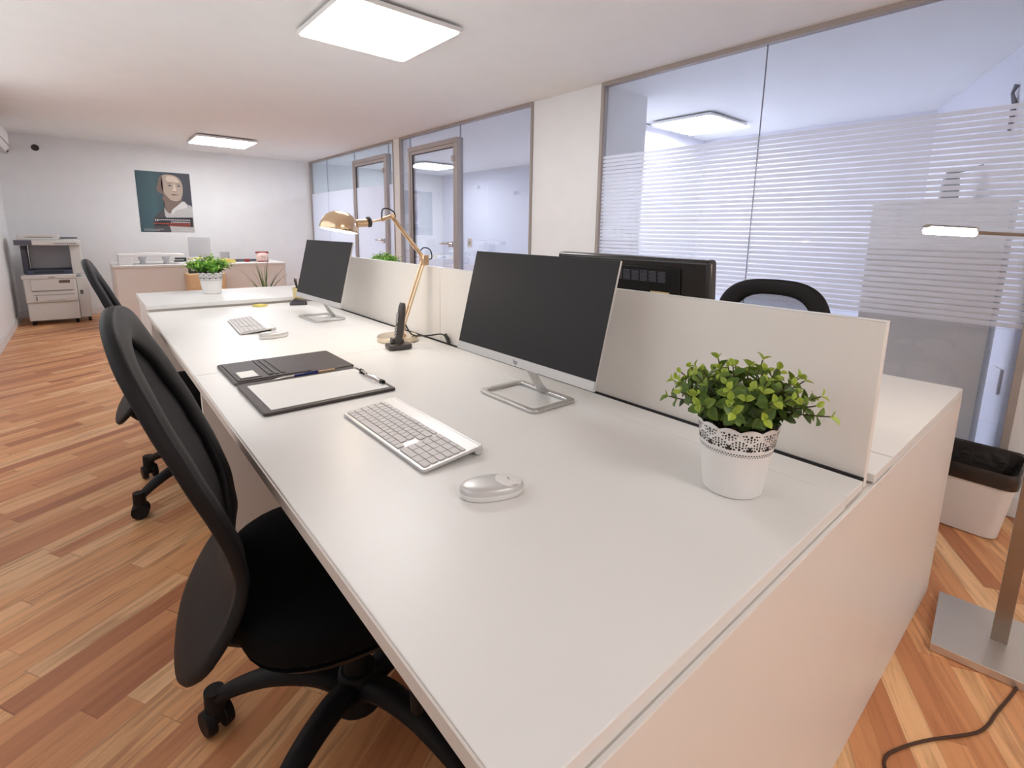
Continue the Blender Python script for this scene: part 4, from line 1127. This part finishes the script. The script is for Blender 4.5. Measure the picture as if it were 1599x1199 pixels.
cam('black-fronted security camera beside the air conditioner', (XL, 7.75, 2.0), R(62))

# ------------------------------------------------------------------ waste bin with bag
t = thing('waste_bin', 'white waste bin lined with a black bag by the glass wall', 'bin', (2.60, .0, 0))
def rloop(bm, a, b, r, z, n=6, cx=0, cy=0, wob=0, seed=0):
    rn = random.Random(seed); o = []
    for x, y in rrect(-a, a, -b, b, r, n):
        k = 1+rn.uniform(-wob, wob); o.append(bm.verts.new((cx+x*k, cy+y*k, z+rn.uniform(-wob, wob)*.12)))
    return o
bm = bmn(); prev = None
for a, b, z in ((.122, .112, .001), (.13, .12, .008), (.147, .134, .12), (.163, .149, .25), (.168, .155, .300)):
    row = rloop(bm, a, b, .045, z)
    if prev: bridge(bm, prev, row)
    else: bm.faces.new(row[::-1])
    prev = row
for a, b, z in ((.163, .150, .298), (.142, .13, .12), (.122, .112, .012)):
    row = rloop(bm, a, b, .043, z); bridge(bm, prev, row); prev = row
bm.faces.new(prev); obj('body', bm, 'bin', t)
bm = bmn(); prev = None
for i, (a, b, z, w) in enumerate(((.1685, .1555, .243, .004), (.171, .158, .26, .006), (.172, .159, .290, .005), (.169, .156, .309, .004), (.159, .146, .303, .008), (.150, .137, .25, .05), (.135, .122, .18, .12), (.115, .105, .11, .16), (.05, .05, .07, .1))):
    row = rloop(bm, a, b, .046, z, 8, wob=w, seed=i)
    if prev: bridge(bm, prev, row)
    prev = row
bm.faces.new(prev); obj('bin_bag', bm, 'bag', t)

# ------------------------------------------------------------------ floor lamp
t = thing('floor_lamp', 'brushed steel floor lamp with square base and glowing bar head', 'floor lamp', (1.745, -.205, 0), R(6))
obj('base', box(bmn(), -.155, .155, -.15, .15, .002, .027), 'steel', t, bev=.0012)
obj('pole', box(bmn(), -.007, .007, -.019, .019, .027, 1.235), 'steeldk', t, bev=.001)
bm = bmn(); a = Vector((0, 0, 1.228)); b = Vector((-.255, .255, 1.236))
b = Matrix.Rotation(-R(6), 3, 'Z') @ (Vector((1.475, -.022, 1.236))-Vector((1.745, -.205, 0))); c = Matrix.Rotation(-R(6), 3, 'Z') @ (Vector((1.37, .055, 1.240))-Vector((1.745, -.205, 0)))
obj('arm', tube(bmn(), [a, b], .0045, 10), 'steeldk', t)
hd = tube(bmn(), [b, c], .012, 4, flat=.9); hb = obj('head', tube(bmn(), [b+Vector((0, 0, .009)), c+Vector((0, 0, .009))], [.014, .014], 4, flat=.35), 'steeldk', t)
obj('light_bar', tube(bmn(), [b+Vector((0, 0, -.002)), c+Vector((0, 0, -.002))], .0105, 12, flat=.8), 'bar', hb)
inv = Matrix.Rotation(-R(6), 3, 'Z')
P = [inv @ (Vector(q)-Vector((1.745, -.205, 0))) for q in ((1.655, -.262, .012), (1.615, -.262, .006), (1.56, -.255, .0042), (1.45, -.235, .0042), (1.385, -.225, .0042), (1.33, -.205, .0042), (1.22, -.135, .0042), (1.14, -.095, .0042), (1.09, -.08, .0042), (1.05, -.095, .0042), (1.0, -.16, .0042), (.9, -.4, .0042))]
obj('power_cord', tube(bmn(), curve(P, 8), .0038, 8), 'cordb', t)

# ------------------------------------------------------------------ things seen through the glass
t = thing('tall_cabinet', 'tall plain white cabinet standing behind the striped glass', 'cabinet', (3.27, .37, 0))
obj('carcass', box(bmn(), -.1, .14, -.285, .285, .04, 1.42), 'cream', t, bev=.002)
obj('plinth', box(bmn(), -.08, .13, -.27, .27, 0, .04), 'pr_gr', t)
obj('door', box(bmn(), -.118, -.1005, -.285, .285, .05, 1.415), 'cream', t, bev=.0015)
t = thing('coat', 'dark coat hanging on the slanted wall, blurred by the striped film', 'coat', (4.15, .50, .95))
bm = bmn(); prev = None
for z, w, d in ((.0, .17, .05), (.25, .16, .055), (.5, .15, .05), (.65, .09, .045), (.72, .03, .03)):
    row = [bm.verts.new((w*math.cos(2*PI*k/20)*(1+.08*math.sin(5*k)), d*math.sin(2*PI*k/20), z)) for k in range(20)]
    if prev: bridge(bm, prev, row)
    else: bm.faces.new(row[::-1])
    prev = row
bm.faces.new(prev); obj('cloth', bm, 'pr_gr', t); obj('hook', cyl(bmn(), (0, 0, .70), (.0, -.15, .74), .008), 'cord', t)
# conduit and switch plate on the slanted wall
def on_slant(s, z, off=.004):
    q = a0+dv*s; q = q-nv*off; return Vector((q.x, q.y, z))
a0 = Vector((2.9, -.20, 0)); dv = (Vector((5.45, .90, 0))-a0).normalized(); nv = Vector((dv.y, -dv.x, 0))
sA = 1.05
bm = bmn(); tube(bm, [on_slant(sA, 2.09, .012), on_slant(sA+.02, 2.05, .02), on_slant(sA-.01, 1.99, .012), on_slant(sA, 1.84, .012)], [.012, .008, .014, .008], 8)
tag(obj('wall_conduit', bm, 'pr_gr'), 'short dark cable stub on the slanted office wall', 'cable')
mxs = basis(dv, (0, 0, 1), tuple(-nv), on_slant(.62, .47, .0))
t = tag(obj('wall_plate', prism(bmn(), rrect(-.05, .05, -.07, .07, .006), .0, .012, mxs), 'office', bev=.002), 'pale blank wall plate on the slanted office wall', 'wall plate')
# socket and blue panel behind the nearer glass door glazing
t = thing('wall_socket', 'small white round-cornered socket beside the nearer glass door', 'socket', (XW-.0005, 4.085, 1.10))
obj('plate', box(bmn(), -.012, .0015, -.04, .04, -.045, .045), 'whitep', t, bev=.006); obj('button', box(bmn(), -.018, -.0125, -.02, .02, -.02, .02), 'lightgrey', t, bev=.003)
t = thing('notice_board', 'lavender blue board on the end wall seen through the nearer glass door', 'board', (4.65, YF, 1.14))
obj('board', box(bmn(), -.155, .155, -.02, -.001, 0, .86), mat('lavender_board', srgb(186, 192, 226), .6), t, bev=.002)
bm = bmn(); frame_rect(bm, 0, .0245, -.165, .165, -.01, .87, .0095); bm.transform(Matrix.Rotation(-PI/2, 4, 'Z')); bm.transform(Matrix.Translation((0, -.001, 0)))
obj('board_frame', bm, 'lightgrey', t)

# ------------------------------------------------------------------ lights that belong to lamps
def point(name, loc, e, col, r=.03):
    l = bpy.data.lights.new(name, 'POINT'); l.energy = e; l.color = col; l.shadow_soft_size = r
    o = bpy.data.objects.new(name, l); COL.objects.link(o); o.location = loc; return o
def area(name, loc, sx, sy, e, col):
    l = bpy.data.lights.new(name, 'AREA'); l.shape = 'RECTANGLE'; l.size = sx; l.size_y = sy; l.energy = e; l.color = col
    o = bpy.data.objects.new(name, l); COL.objects.link(o); o.location = loc; return o
point('desk_lamp_light', tuple(Vector((.775, 1.735, ZT))+J4+Vector((-.078, 0, -.035))), 1.2, (1, .82, .6))
point('floor_lamp_light', (1.42, .015, 1.20), 1.6, (1, .8, .58))
w = bpy.data.worlds.new('World'); sc.world = w; w.use_nodes = True
w.node_tree.nodes['Background'].inputs[0].default_value = (.9, .93, 1, 1); w.node_tree.nodes['Background'].inputs[1].default_value = .3

# ------------------------------------------------------------------ camera
cd = bpy.data.cameras.new('camera'); cam_o = bpy.data.objects.new('camera', cd); COL.objects.link(cam_o)
right = (0.756278430620136, -0.6539843508059298, 0.01863878428681348)
up = (0.10195020872273149, 0.14594201112672314, 0.9840259571422285)
bk = (-0.6462577584216188, -0.7422973786086233, 0.17704663620252925)
cam_o.matrix_world = basis(right, up, bk, (-0.225104917996889, -0.2528852571466002, 1.21498204084771))
cd.sensor_width = 36; cd.lens = 784.358/1599*36; cd.shift_x = -18.18/1599; cd.shift_y = -95.42/1599; cd.clip_start = .02; cd.clip_end = 60
sc.camera = cam_o
sc.view_settings.view_transform = 'Standard'; sc.view_settings.look = 'None'; sc.view_settings.exposure = 0.2; sc.view_settings.gamma = 1.03
